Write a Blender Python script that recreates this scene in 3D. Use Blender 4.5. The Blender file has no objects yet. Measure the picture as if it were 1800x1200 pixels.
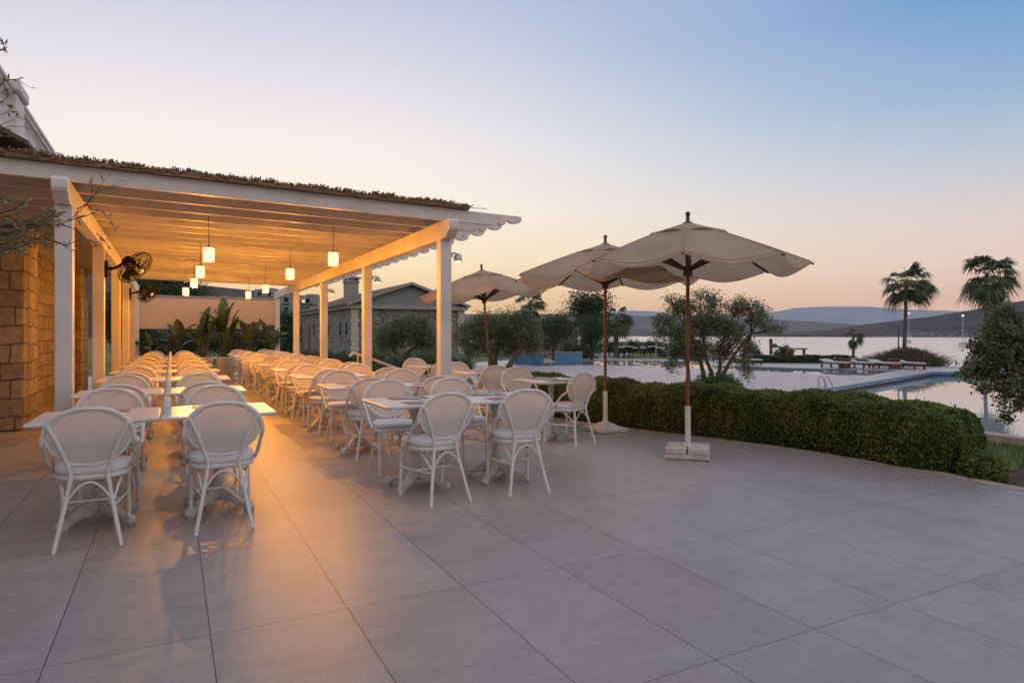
import bpy, math, random
import numpy as np
from mathutils import Vector, Matrix
random.seed(7); RNG = np.random.default_rng(11)
SC = bpy.context.scene; COL = SC.collection
R = math.radians
# ------------------------------------------------------------------ camera frame
F, TH, HZ, EYE = 1142.0, 0.48255, 589.7, 1.312
SN, CS = math.sin(TH), math.cos(TH)
G = -0.5                                   # garden and pool deck level
def wd(d, r, z=0.0): return Vector((d*SN + r*CS, d*CS - r*SN, z))
def at(px, py, z=0.0):
    d = (EYE - z)*F/(py - HZ); return wd(d, (px-900)/F*d, z)
def atd(px, py, d): return wd(d, (px-900)/F*d, EYE - (py-HZ)*d/F)

# ------------------------------------------------------------------ materials
def lin(c):
    return tuple(((v/255)/12.92 if v/255 <= .04045 else ((v/255+.055)/1.055)**2.4) for v in c)
def newmat(name):
    m = bpy.data.materials.new(name); m.use_nodes = True
    nt = m.node_tree; b = nt.nodes['Principled BSDF']; return m, nt, b
def N(nt, typ, **kw):
    n = nt.nodes.new(typ)
    for k, v in kw.items(): setattr(n, k, v)
    return n
def L(nt, a, b): nt.links.new(a, b)
def ramp(nt, fac, stops):
    r = N(nt, 'ShaderNodeValToRGB'); e = r.color_ramp.elements
    while len(e) < len(stops): e.new(0.5)
    for i, (p, c) in enumerate(stops): e[i].position = p; e[i].color = (*c, 1)
    L(nt, fac, r.inputs[0]); return r.outputs[0]
def noisy(name, c1, c2, scale=8, rough=.5, bump=0.0, detail=4, spec=.5, bscale=None, stretch=None, metallic=0):
    m, nt, b = newmat(name)
    tc = N(nt, 'ShaderNodeTexCoord'); src = tc.outputs['Object']
    if stretch:
        mp = N(nt, 'ShaderNodeMapping'); mp.inputs['Scale'].default_value = stretch; L(nt, src, mp.inputs[0]); src = mp.outputs[0]
    n = N(nt, 'ShaderNodeTexNoise'); n.inputs['Scale'].default_value = scale; n.inputs['Detail'].default_value = detail
    L(nt, src, n.inputs['Vector'])
    L(nt, ramp(nt, n.outputs[0], [(.3, c1), (.7, c2)]), b.inputs['Base Color'])
    b.inputs['Roughness'].default_value = rough; b.inputs['Specular IOR Level'].default_value = spec
    b.inputs['Metallic'].default_value = metallic
    if bump:
        n2 = N(nt, 'ShaderNodeTexNoise'); n2.inputs['Scale'].default_value = bscale or scale*6; n2.inputs['Detail'].default_value = 5
        L(nt, src, n2.inputs['Vector'])
        bp = N(nt, 'ShaderNodeBump'); bp.inputs['Strength'].default_value = bump; bp.inputs['Distance'].default_value = .02
        L(nt, n2.outputs[0], bp.inputs['Height']); L(nt, bp.outputs[0], b.inputs['Normal'])
    return m
M = {}
M['paint'] = noisy('white_paint', (.60,.57,.54), (.77,.75,.73), 2.2, .5, .12, detail=10)
M['chair'] = noisy('chair_lacquer', (.68,.665,.64), (.80,.785,.76), 12, .38, .05)
M['cushion'] = noisy('white_cushion', (.68,.68,.70), (.76,.76,.78), 20, .8, .12, bscale=200)
M['tabletop'] = noisy('pale_laminate', (.60,.57,.55), (.68,.65,.62), 2.5, .30, 0, stretch=(1,9,1))
M['iron'] = noisy('white_cast_iron', (.50,.48,.46), (.64,.62,.60), 14, .5, .2)
M['reed'] = noisy('dry_reed', (.14,.085,.05), (.42,.29,.17), 30, .85)
M['wood'] = noisy('varnished_wood', (.13,.05,.02), (.23,.095,.04), 6, .4, .1, stretch=(12,12,.8))
M['darkwood'] = noisy('dark_wood', (.05,.025,.015), (.11,.05,.03), 6, .5, .1, stretch=(8,8,1))
M['black'] = noisy('black_plastic', (.006,.006,.006), (.014,.014,.014), 10, .6, spec=.2)
M['steel'] = noisy('painted_steel', (.45,.45,.46), (.6,.6,.6), 10, .3, metallic=.6)
M['bark'] = noisy('bark', (.05,.038,.03), (.14,.11,.085), 9, .9, .7, stretch=(3,3,.8), bscale=14)
M['palmbark'] = noisy('palm_bark', (.07,.055,.045), (.15,.12,.10), 5, .9, .6, stretch=(1,1,5), bscale=8)
M['ceramic'] = noisy('white_ceramic', (.68,.68,.68), (.75,.75,.75), 5, .25)
M['placemat'] = None
M['concrete_base'] = noisy('painted_concrete', (.50,.46,.42), (.62,.58,.54), 12, .75, .3)
M['plaster'] = noisy('cream_plaster', (.52,.47,.40), (.60,.55,.48), 2, .85, .15)
M['canvaspanel'] = noisy('cream_canvas_panel', (.66,.47,.31), (.73,.54,.37), 1.2, .85, .05)
M['cornice'] = noisy('grey_cornice', (.30,.28,.26), (.38,.36,.33), 4, .85, .2)
M['soil'] = noisy('garden_soil', (.045,.03,.02), (.13,.085,.055), 14, .95, .8)
M['curb'] = noisy('pale_curb_stone', (.30,.25,.20), (.42,.36,.29), 6, .8, .3)
M['deck'] = noisy('pale_pool_deck', (.44,.37,.345), (.53,.45,.425), .8, .4, .05)
M['path'] = noisy('grey_path', (.24,.22,.22), (.33,.31,.30), 1.5, .8, .1)
M['lawn'] = noisy('lawn', (.08,.11,.03), (.18,.20,.07), .8, .95, .8, bscale=40)
M['bluetile'] = noisy('blue_pool_tile', (.07,.19,.32), (.11,.25,.40), 5, .35, .05)
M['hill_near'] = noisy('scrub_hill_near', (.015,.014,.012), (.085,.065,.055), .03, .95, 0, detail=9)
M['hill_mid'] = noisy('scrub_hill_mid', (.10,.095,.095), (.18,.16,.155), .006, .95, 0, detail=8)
M['hill_far'] = noisy('haze_tinted_scrub_far', (.26,.30,.34), (.32,.36,.40), .003, .95, 0, detail=8)  # pale blue of distance haze mixed into the scrub colour
M['rooftile'] = noisy('terracotta_roof', (.10,.07,.055), (.21,.14,.11), 2.2, .9, .6, stretch=(6,1,1), bscale=4)
M['glassdark'] = noisy('dark_window_glass', (.01,.012,.015), (.02,.022,.03), 2, .1)
M['mattress'] = noisy('pale_mattress', (.50,.48,.46), (.58,.56,.54), 4, .9)
M['terracotta'] = noisy('red_box', (.22,.06,.035), (.30,.09,.05), 5, .7)
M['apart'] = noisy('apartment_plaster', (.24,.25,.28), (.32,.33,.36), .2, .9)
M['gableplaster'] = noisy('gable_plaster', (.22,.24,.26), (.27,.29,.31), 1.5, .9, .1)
M['planter'] = noisy('white_planter', (.58,.50,.42), (.66,.58,.50), 4, .6, .05)
M['hull'] = noisy('white_hull', (.5,.5,.5), (.6,.6,.6), 1, .4)

def mk_placemat():
    m, nt, b = newmat('striped_placemat')
    tc = N(nt, 'ShaderNodeTexCoord'); w = N(nt, 'ShaderNodeTexWave'); w.inputs['Scale'].default_value = 22
    L(nt, tc.outputs['Object'], w.inputs[0])
    L(nt, ramp(nt, w.outputs[0], [(.35, (.06,.055,.065)), (.7, (.34,.32,.33))]), b.inputs['Base Color'])
    b.inputs['Roughness'].default_value = .55; return m
M['placemat'] = mk_placemat()

def mk_weave():
    m, nt, b = newmat('woven_mesh')
    b.inputs['Base Color'].default_value = (.74,.705,.68,1); b.inputs['Roughness'].default_value = .6
    tr = N(nt, 'ShaderNodeBsdfTranslucent'); tr.inputs[0].default_value = (.66,.60,.55,1)
    tp = N(nt, 'ShaderNodeBsdfTransparent')
    mx = N(nt, 'ShaderNodeMixShader'); mx.inputs[0].default_value = .30
    L(nt, b.outputs[0], mx.inputs[1]); L(nt, tr.outputs[0], mx.inputs[2])
    m2 = N(nt, 'ShaderNodeMixShader'); m2.inputs[0].default_value = .06
    L(nt, mx.outputs[0], m2.inputs[1]); L(nt, tp.outputs[0], m2.inputs[2])
    tc = N(nt, 'ShaderNodeTexCoord'); v = N(nt, 'ShaderNodeTexNoise'); v.inputs['Scale'].default_value = 120
    L(nt, tc.outputs['Object'], v.inputs['Vector'])
    bp = N(nt, 'ShaderNodeBump'); bp.inputs['Strength'].default_value = .15; bp.inputs['Distance'].default_value = .004
    L(nt, v.outputs[0], bp.inputs['Height']); L(nt, bp.outputs[0], b.inputs['Normal'])
    L(nt, m2.outputs[0], nt.nodes['Material Output'].inputs[0]); return m
M['weave'] = mk_weave()

def mk_canvas():
    m, nt, b = newmat('umbrella_canvas')
    tc = N(nt, 'ShaderNodeTexCoord'); n = N(nt, 'ShaderNodeTexNoise'); n.inputs['Scale'].default_value = 2.5; n.inputs['Detail'].default_value = 6
    L(nt, tc.outputs['Object'], n.inputs['Vector'])
    c = ramp(nt, n.outputs[0], [(.3, (.53,.405,.285)), (.7, (.64,.50,.365))])
    L(nt, c, b.inputs['Base Color']); b.inputs['Roughness'].default_value = .85
    tr = N(nt, 'ShaderNodeBsdfTranslucent'); L(nt, c, tr.inputs[0])
    mx = N(nt, 'ShaderNodeMixShader'); mx.inputs[0].default_value = .42
    L(nt, b.outputs[0], mx.inputs[1]); L(nt, tr.outputs[0], mx.inputs[2])
    n2 = N(nt, 'ShaderNodeTexNoise'); n2.inputs['Scale'].default_value = 5; L(nt, tc.outputs['Object'], n2.inputs['Vector'])
    bp = N(nt, 'ShaderNodeBump'); bp.inputs['Strength'].default_value = .25; bp.inputs['Distance'].default_value = .04
    L(nt, n2.outputs[0], bp.inputs['Height']); L(nt, bp.outputs[0], b.inputs['Normal'])
    L(nt, mx.outputs[0], nt.nodes['Material Output'].inputs[0]); return m
M['canvas'] = mk_canvas()

def mk_leaf(name, stops, transl=.3, rough=.5):
    m, nt, b = newmat(name)
    g = N(nt, 'ShaderNodeNewGeometry')
    nz = N(nt, 'ShaderNodeTexNoise'); nz.inputs['Scale'].default_value = 2.6; nz.inputs['Detail'].default_value = 4; L(nt, g.outputs['Position'], nz.inputs['Vector'])
    mrn = N(nt, 'ShaderNodeMapRange'); L(nt, nz.outputs[0], mrn.inputs[0]); mrn.inputs[1].default_value = .35; mrn.inputs[2].default_value = .65; mrn.inputs[3].default_value = -.25; mrn.inputs[4].default_value = .35
    adn = N(nt, 'ShaderNodeMath', operation='MULTIPLY_ADD'); L(nt, g.outputs['Random Per Island'], adn.inputs[0]); adn.inputs[1].default_value = .85; L(nt, mrn.outputs[0], adn.inputs[2])
    c = ramp(nt, adn.outputs[0], stops)
    L(nt, c, b.inputs['Base Color']); b.inputs['Roughness'].default_value = rough
    tr = N(nt, 'ShaderNodeBsdfTranslucent'); L(nt, c, tr.inputs[0])
    mx = N(nt, 'ShaderNodeMixShader'); mx.inputs[0].default_value = transl
    L(nt, b.outputs[0], mx.inputs[1]); L(nt, tr.outputs[0], mx.inputs[2])
    L(nt, mx.outputs[0], nt.nodes['Material Output'].inputs[0]); return m
M['olive'] = mk_leaf('olive_leaf', [(0, (.07,.09,.04)), (.5, (.155,.185,.09)), (1, (.28,.29,.17))], .4)
M['oliveS'] = mk_leaf('silver_olive_leaf', [(0, (.13,.14,.06)), (.5, (.24,.235,.12)), (.85, (.36,.32,.19)), (1, (.34,.20,.10))])
M['darkleaf'] = mk_leaf('dark_leaf', [(0, (.03,.05,.02)), (.6, (.075,.11,.045)), (1, (.15,.18,.075))], .4)
M['hedge'] = mk_leaf('hedge_leaf', [(0, (.05,.085,.016)), (.5, (.15,.20,.04)), (.92, (.23,.31,.07)), (1, (.24,.24,.07))], .42)
M['shrub'] = mk_leaf('shrub_leaf', [(0, (.03,.07,.015)), (1, (.10,.19,.04))])
M['palm'] = mk_leaf('palm_leaf', [(0, (.045,.075,.025)), (.7, (.10,.14,.05)), (1, (.18,.17,.07))])
M['reedgrass'] = mk_leaf('reed_grass_leaf', [(0, (.05,.06,.03)), (1, (.13,.13,.07))])
M['strel'] = mk_leaf('banana_leaf', [(0, (.05,.08,.02)), (.6, (.11,.15,.04)), (1, (.22,.22,.07))], .35, .4)
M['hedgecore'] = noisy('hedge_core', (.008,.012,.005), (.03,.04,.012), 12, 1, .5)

def mk_floor():
    m, nt, b = newmat('large_porcelain_tile')
    g = N(nt, 'ShaderNodeNewGeometry'); sp = N(nt, 'ShaderNodeSeparateXYZ'); L(nt, g.outputs['Position'], sp.inputs[0])
    H = EYE; a, bb, x0, y0 = .45757*H, .90669*H, -.34266*H, 1.48524*H
    def line(out, off, per, w):
        s = N(nt, 'ShaderNodeMath', operation='SUBTRACT'); L(nt, out, s.inputs[0]); s.inputs[1].default_value = off
        dv = N(nt, 'ShaderNodeMath', operation='DIVIDE'); L(nt, s.outputs[0], dv.inputs[0]); dv.inputs[1].default_value = per
        r = N(nt, 'ShaderNodeMath', operation='ROUND'); L(nt, dv.outputs[0], r.inputs[0])
        d = N(nt, 'ShaderNodeMath', operation='SUBTRACT'); L(nt, dv.outputs[0], d.inputs[0]); L(nt, r.outputs[0], d.inputs[1])
        ab = N(nt, 'ShaderNodeMath', operation='ABSOLUTE'); L(nt, d.outputs[0], ab.inputs[0])
        lt = N(nt, 'ShaderNodeMath', operation='LESS_THAN'); L(nt, ab.outputs[0], lt.inputs[0]); lt.inputs[1].default_value = w/2/per
        fl = N(nt, 'ShaderNodeMath', operation='FLOOR'); L(nt, dv.outputs[0], fl.inputs[0])
        return lt.outputs[0], fl.outputs[0]
    lx, ix = line(sp.outputs[0], x0, a, .0048); ly, iy = line(sp.outputs[1], y0, bb, .0040)
    mxl = N(nt, 'ShaderNodeMath', operation='MAXIMUM'); L(nt, lx, mxl.inputs[0]); L(nt, ly, mxl.inputs[1])
    cb = N(nt, 'ShaderNodeCombineXYZ'); L(nt, ix, cb.inputs[0]); L(nt, iy, cb.inputs[1])
    wn = N(nt, 'ShaderNodeTexWhiteNoise'); L(nt, cb.outputs[0], wn.inputs[0])
    # per-tile shifted cloudy cement pattern
    sc = N(nt, 'ShaderNodeVectorMath', operation='SCALE'); L(nt, wn.outputs[1], sc.inputs[0]); sc.inputs['Scale'].default_value = 9
    ad = N(nt, 'ShaderNodeVectorMath', operation='ADD'); L(nt, g.outputs['Position'], ad.inputs[0]); L(nt, sc.outputs[0], ad.inputs[1])
    mp = N(nt, 'ShaderNodeMapping'); mp.inputs['Scale'].default_value = (1.0, 2.3, 1); L(nt, ad.outputs[0], mp.inputs[0])
    n = N(nt, 'ShaderNodeTexNoise'); n.inputs['Scale'].default_value = 3.1; n.inputs['Detail'].default_value = 10; n.inputs['Roughness'].default_value = .68
    n.inputs['Distortion'].default_value = .5; L(nt, mp.outputs[0], n.inputs['Vector'])
    c = ramp(nt, n.outputs[0], [(.26, (.29,.266,.248)), (.5, (.345,.318,.298)), (.76, (.405,.377,.355))])
    hs = N(nt, 'ShaderNodeHueSaturation'); L(nt, c, hs.inputs['Color'])
    ns_ = N(nt, 'ShaderNodeTexNoise'); ns_.inputs['Scale'].default_value = .9; ns_.inputs['Detail'].default_value = 12; ns_.inputs['Roughness'].default_value = .75; L(nt, g.outputs['Position'], ns_.inputs['Vector'])
    sp2 = N(nt, 'ShaderNodeTexNoise'); sp2.inputs['Scale'].default_value = 90; sp2.inputs['Detail'].default_value = 3; L(nt, g.outputs['Position'], sp2.inputs['Vector'])
    mu = N(nt, 'ShaderNodeMix', data_type='RGBA', blend_type='MULTIPLY'); mu.inputs[0].default_value = 1
    L(nt, ramp(nt, ns_.outputs[0], [(.30, (.82,.80,.78)), (.50, (1,1,1))]), mu.inputs[6]); L(nt, ramp(nt, sp2.outputs[0], [(.3, (.90,.90,.90)), (.6, (1.04,1.04,1.04))]), mu.inputs[7])
    mu2 = N(nt, 'ShaderNodeMix', data_type='RGBA', blend_type='MULTIPLY'); mu2.inputs[0].default_value = 1; L(nt, c, mu2.inputs[6]); L(nt, mu.outputs[2], mu2.inputs[7]); L(nt, mu2.outputs[2], hs.inputs['Color'])
    mr = N(nt, 'ShaderNodeMapRange'); L(nt, wn.outputs[0], mr.inputs[0]); mr.inputs[3].default_value = .90; mr.inputs[4].default_value = 1.06
    L(nt, mr.outputs[0], hs.inputs['Value'])
    mix = N(nt, 'ShaderNodeMix', data_type='RGBA'); L(nt, mxl.outputs[0], mix.inputs[0]); L(nt, hs.outputs[0], mix.inputs[6]); mix.inputs[7].default_value = (.055,.045,.045,1)
    L(nt, mix.outputs[2], b.inputs['Base Color'])
    rr = N(nt, 'ShaderNodeMapRange'); L(nt, n.outputs[0], rr.inputs[0]); rr.inputs[1].default_value = .3; rr.inputs[2].default_value = .7
    rr.inputs[3].default_value = .37; rr.inputs[4].default_value = .43; L(nt, rr.outputs[0], b.inputs['Roughness'])
    b.inputs['Specular IOR Level'].default_value = .5
    n3 = N(nt, 'ShaderNodeTexNoise'); n3.inputs['Scale'].default_value = 35; L(nt, mp.outputs[0], n3.inputs['Vector'])
    bp = N(nt, 'ShaderNodeBump'); bp.inputs['Strength'].default_value = .08; bp.inputs['Distance'].default_value = .01
    L(nt, n3.outputs[0], bp.inputs['Height']); L(nt, bp.outputs[0], b.inputs['Normal'])
    return m
M['floor'] = mk_floor()

def mk_stone(name, c1, c2, mort, bw, bh, wobble=.06, msize=.035, vor=False):
    m, nt, b = newmat(name)
    tc = N(nt, 'ShaderNodeTexCoord'); g = N(nt, 'ShaderNodeNewGeometry')
    sp = N(nt, 'ShaderNodeSeparateXYZ'); L(nt, tc.outputs['Object'], sp.inputs[0])
    ax = N(nt, 'ShaderNodeMath', operation='ADD'); L(nt, sp.outputs[0], ax.inputs[0]); L(nt, sp.outputs[1], ax.inputs[1])
    cb = N(nt, 'ShaderNodeCombineXYZ'); L(nt, ax.outputs[0], cb.inputs[0]); L(nt, sp.outputs[2], cb.inputs[1])
    n0 = N(nt, 'ShaderNodeTexNoise'); n0.inputs['Scale'].default_value = 3; L(nt, cb.outputs[0], n0.inputs['Vector'])
    s = N(nt, 'ShaderNodeVectorMath', operation='SCALE'); L(nt, n0.outputs[1], s.inputs[0]); s.inputs['Scale'].default_value = wobble
    ad = N(nt, 'ShaderNodeVectorMath', operation='ADD'); L(nt, cb.outputs[0], ad.inputs[0]); L(nt, s.outputs[0], ad.inputs[1])
    n = N(nt, 'ShaderNodeTexNoise'); n.inputs['Scale'].default_value = 9; n.inputs['Detail'].default_value = 8; L(nt, cb.outputs[0], n.inputs['Vector'])
    if vor:
        v = N(nt, 'ShaderNodeTexVoronoi', feature='DISTANCE_TO_EDGE'); v.inputs['Scale'].default_value = 1/bw
        v2 = N(nt, 'ShaderNodeTexVoronoi'); v2.inputs['Scale'].default_value = 1/bw
        mp = N(nt, 'ShaderNodeMapping'); mp.inputs['Scale'].default_value = (1, bw/bh, 1); L(nt, ad.outputs[0], mp.inputs[0])
        L(nt, mp.outputs[0], v.inputs['Vector']); L(nt, mp.outputs[0], v2.inputs['Vector'])
        lt = N(nt, 'ShaderNodeMapRange'); L(nt, v.outputs[0], lt.inputs[0]); lt.inputs[1].default_value = msize; lt.inputs[2].default_value = msize*2
        fac = lt.outputs[0]
        mixs = N(nt, 'ShaderNodeMix', data_type='RGBA'); L(nt, v2.outputs['Color'], mixs.inputs[0]); mixs.inputs[6].default_value = (*c1, 1); mixs.inputs[7].default_value = (*c2, 1)
        stone = mixs.outputs[2]
    else:
        br = N(nt, 'ShaderNodeTexBrick'); br.inputs['Scale'].default_value = 1; br.inputs['Brick Width'].default_value = bw; br.inputs['Row Height'].default_value = bh
        br.inputs['Mortar Size'].default_value = msize*.4; br.inputs['Mortar Smooth'].default_value = .4; br.offset = .37; br.squash = .6; br.squash_frequency = 3
        br.inputs[1].default_value = (*c1, 1); br.inputs[2].default_value = (*c2, 1); br.inputs[3].default_value = (*mort, 1)
        L(nt, ad.outputs[0], br.inputs[0]); stone = br.outputs[0]
        iv = N(nt, 'ShaderNodeMath', operation='SUBTRACT'); iv.inputs[0].default_value = 1; L(nt, br.outputs[1], iv.inputs[1]); fac = iv.outputs[0]
    dm = N(nt, 'ShaderNodeMix', data_type='RGBA', blend_type='MULTIPLY'); dm.inputs[0].default_value = 1
    L(nt, stone, dm.inputs[6]); L(nt, ramp(nt, n.outputs[0], [(.25, (.6,.6,.6)), (.75, (1.1,1.1,1.1))]), dm.inputs[7])
    mx = N(nt, 'ShaderNodeMix', data_type='RGBA'); L(nt, fac, mx.inputs[0]); mx.inputs[6].default_value = (*mort, 1); L(nt, dm.outputs[2], mx.inputs[7])
    L(nt, mx.outputs[2], b.inputs['Base Color']); b.inputs['Roughness'].default_value = .9
    hh = N(nt, 'ShaderNodeMath', operation='MULTIPLY_ADD'); L(nt, n.outputs[0], hh.inputs[0]); hh.inputs[1].default_value = .8; L(nt, fac, hh.inputs[2])
    bp = N(nt, 'ShaderNodeBump'); bp.inputs['Strength'].default_value = .8; bp.inputs['Distance'].default_value = .03
    L(nt, hh.outputs[0], bp.inputs['Height']); L(nt, bp.outputs[0], b.inputs['Normal'])
    return m
M['ashlar'] = mk_stone('rough_ashlar', (.26,.205,.15), (.39,.315,.235), (.12,.09,.065), .43, .25, .11, .03)
M['rubble'] = mk_stone('rubble_stone', (.26,.24,.22), (.46,.42,.37), (.12,.11,.10), .62, .42, .3, .05, vor=True)
M['rubble_small'] = mk_stone('rubble_stone_small', (.22,.20,.19), (.44,.40,.36), (.12,.11,.10), .42, .42, .3, .05, vor=True)

def mk_water(name, base, rough, scale, strength, spec=.5, aniso=(1,1,1), dist=.05):
    m, nt, b = newmat(name)
    b.inputs['Base Color'].default_value = (*base, 1); b.inputs['Roughness'].default_value = rough; b.inputs['IOR'].default_value = 1.333
    b.inputs['Specular IOR Level'].default_value = spec
    tc = N(nt, 'ShaderNodeTexCoord'); mp = N(nt, 'ShaderNodeMapping'); mp.inputs['Scale'].default_value = aniso; L(nt, tc.outputs['Object'], mp.inputs[0])
    n = N(nt, 'ShaderNodeTexNoise'); n.inputs['Scale'].default_value = scale; n.inputs['Detail'].default_value = 4; L(nt, mp.outputs[0], n.inputs['Vector'])
    bp = N(nt, 'ShaderNodeBump'); bp.inputs['Strength'].default_value = strength; bp.inputs['Distance'].default_value = dist
    L(nt, n.outputs[0], bp.inputs['Height']); L(nt, bp.outputs[0], b.inputs['Normal']); return m
M['sea'] = mk_water('sea_water', (.86,.82,.80), .20, .25, .04)
M['sea'].node_tree.nodes['Principled BSDF'].inputs['Metallic'].default_value = .85
M['pool'] = mk_water('pool_water', (.36,.40,.43), .02, .5, .05, .9)

def emis(name, col, s):
    m, nt, b = newmat(name); b.inputs['Base Color'].default_value = (*col, 1)
    b.inputs['Emission Color'].default_value = (*col, 1); b.inputs['Emission Strength'].default_value = s; return m
M['lampglow'] = emis('warm_lamp_glow', (1, .60, .36), 1.65)
M['smallglow'] = emis('small_warm_glow', (1, .78, .35), 4)

# ------------------------------------------------------------------ mesh builder
class MB:
    def __init__(s): s.v = []; s.f = []; s.sm = []
    def add(s, vs, fs, smooth=False):
        o = len(s.v); s.v.extend([tuple(p) for p in vs]); s.f.extend([tuple(i+o for i in f) for f in fs]); s.sm.extend([smooth]*len(fs))
        return s
    def box(s, c, size, rot=None, taper=1.0):
        hx, hy, hz = size[0]/2, size[1]/2, size[2]/2; c = Vector(c); vs = []
        for z, k in ((-hz, 1.0), (hz, taper)):
            for x, y in ((-hx,-hy),(hx,-hy),(hx,hy),(-hx,hy)):
                p = Vector((x*k, y*k, z)); vs.append(c + (rot @ p if rot else p))
        return s.add(vs, [(3,2,1,0),(4,5,6,7),(0,1,5,4),(1,2,6,5),(2,3,7,6),(3,0,4,7)])
    def rbox(s, c, size, bev=.01, rot=None, seg=2):
        # box with rounded vertical edges and chamfered rims
        hx, hy, hz = size[0]/2, size[1]/2, size[2]/2; c = Vector(c); b = min(bev, hx*.9, hy*.9, hz*.9)
        rings = []
        for z, ins in ((-hz, b*.7), (-hz+b*.7, 0), (hz-b*.7, 0), (hz, b*.7)):
            ring = []
            for (sx, sy, a0) in ((1,1,0),(-1,1,90),(-1,-1,180),(1,-1,270)):
                for k in range(seg+1):
                    a = R(a0 + 90*k/seg); rr = b
                    ring.append(Vector((sx*(hx-rr-ins*.99*0)+math.cos(a)*(rr-ins), sy*(hy-rr)+math.sin(a)*(rr-ins), z)))
            rings.append(ring)
        n = len(rings[0]); vs = [c + (rot @ p if rot else p) for r in rings for p in r]; fs = []
        for i in range(3):
            for j in range(n):
                k = (j+1) % n; fs.append((i*n+j, i*n+k, (i+1)*n+k, (i+1)*n+j))
        fs.append(tuple(range(n-1,-1,-1))); fs.append(tuple(range(3*n, 4*n)))
        return s.add(vs, fs)
    def tube(s, pts, r, n=8, cap=True, smooth=True):
        pts = [Vector(p) for p in pts]; m = len(pts); rs = r if isinstance(r, (list, tuple)) else [r]*m
        up = None; vs = []
        for i, p in enumerate(pts):
            t = (pts[min(i+1, m-1)] - pts[max(i-1, 0)]).normalized()
            if up is None: up = t.orthogonal().normalized()
            up = (up - t*up.dot(t));
            up = up.normalized() if up.length > 1e-6 else t.orthogonal().normalized()
            w = t.cross(up)
            for k in range(n):
                a = 2*math.pi*k/n; vs.append(p + (up*math.cos(a) + w*math.sin(a))*rs[i])
        fs = [(i*n+k, i*n+(k+1) % n, (i+1)*n+(k+1) % n, (i+1)*n+k) for i in range(m-1) for k in range(n)]
        s.add(vs, fs, smooth)
        if cap: s.add(vs[:n], [tuple(range(n-1,-1,-1))]); s.add(vs[-n:], [tuple(range(n))])
        return s
    def lathe(s, prof, c=(0,0,0), n=20, smooth=True, rot=None, sq=None):
        c = Vector(c); vs = []
        for (r, z) in prof:
            for k in range(n):
                a = 2*math.pi*(k+.5)/n; p = Vector((r*math.cos(a), r*math.sin(a), z)); vs.append(c + (rot @ p if rot else p))
        m = len(prof)
        fs = [(i*n+k, i*n+(k+1) % n, (i+1)*n+(k+1) % n, (i+1)*n+k) for i in range(m-1) for k in range(n)]
        s.add(vs, fs, smooth); s.add(vs[:n], [tuple(range(n-1,-1,-1))]); s.add(vs[-n:], [tuple(range(n))]); return s
    def prism(s, poly, z0, z1):
        n = len(poly); vs = [(p[0], p[1], z0) for p in poly] + [(p[0], p[1], z1) for p in poly]
        a = sum(poly[i][0]*poly[(i+1) % n][1]-poly[(i+1) % n][0]*poly[i][1] for i in range(n))
        fs = [tuple(range(n-1,-1,-1)), tuple(range(n, 2*n))] + [(i, (i+1) % n, n+(i+1) % n, n+i) for i in range(n)]
        if a < 0: fs = [tuple(reversed(f)) for f in fs]
        return s.add(vs, fs)
    def extr(s, prof, origin, u, v, w, thick):
        # 2-D profile (a,b) in axes u,v extruded +-thick/2 along w
        o, u, v, w = Vector(origin), Vector(u), Vector(v), Vector(w); n = len(prof)
        vs = [o+u*a+v*b-w*thick/2 for a, b in prof] + [o+u*a+v*b+w*thick/2 for a, b in prof]
        fs = [tuple(range(n-1,-1,-1)), tuple(range(n, 2*n))] + [(i, (i+1) % n, n+(i+1) % n, n+i) for i in range(n)]
        return s.add(vs, fs)
    def build(s, name, mat, parent=None, loc=None):
        me = bpy.data.meshes.new(name); me.from_pydata(s.v, [], s.f)
        me.polygons.foreach_set('use_smooth', s.sm); me.validate(); me.update()
        me.materials.append(M[mat] if isinstance(mat, str) else mat)
        o = bpy.data.objects.new(name, me); COL.objects.link(o)
        if parent: o.parent = parent
        if loc: o.location = loc
        return o
def quads(name, verts, mat, parent=None, extra=None):
    """verts: (n,4,3) array -> one mesh; extra = MB with solid geometry appended"""
    verts = np.asarray(verts, dtype=np.float32); n = len(verts); v = verts.reshape(-1, 3)
    f = np.arange(4*n).reshape(-1, 4)
    if extra and extra.v:
        V = [tuple(x) for x in v.tolist()] + extra.v; Fs = [tuple(x) for x in f.tolist()] + [tuple(i+4*n for i in q) for q in extra.f]
        me = bpy.data.meshes.new(name); me.from_pydata(V, [], Fs)
    else:
        me = bpy.data.meshes.new(name); me.vertices.add(4*n); me.vertices.foreach_set('co', v.ravel())
        me.loops.add(4*n); me.loops.foreach_set('vertex_index', f.ravel().astype(np.int32))
        me.polygons.add(n); me.polygons.foreach_set('loop_start', (np.arange(n)*4).astype(np.int32))
    me.update(calc_edges=True); me.validate(); me.materials.append(M[mat])
    o = bpy.data.objects.new(name, me); COL.objects.link(o)
    if parent: o.parent = parent
    return o
def tag(o, label=None, cat=None, group=None, kind=None):
    if label: o['label'] = label
    if cat: o['category'] = cat
    if group: o['group'] = group
    if kind: o['kind'] = kind
    return o
def thing(name, label, cat, loc=(0,0,0), rz=0, group=None):
    o = bpy.data.objects.new(name, None); COL.objects.link(o); o.empty_display_size = .1
    o.location = loc; o.rotation_euler = (0, 0, rz); return tag(o, label, cat, group)
def dup(root, loc, rz, label, group=None):
    r = root.copy(); COL.objects.link(r); r.location = loc; r.rotation_euler = (0, 0, rz); r['label'] = label
    if group: r['group'] = group
    for ch in list(root.children):
        c = ch.copy(); COL.objects.link(c); c.parent = r
        for g in list(ch.children):
            d = g.copy(); COL.objects.link(d); d.parent = c
    return r
def struct(o, label=None): return tag(o, label, None, None, 'structure')
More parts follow.
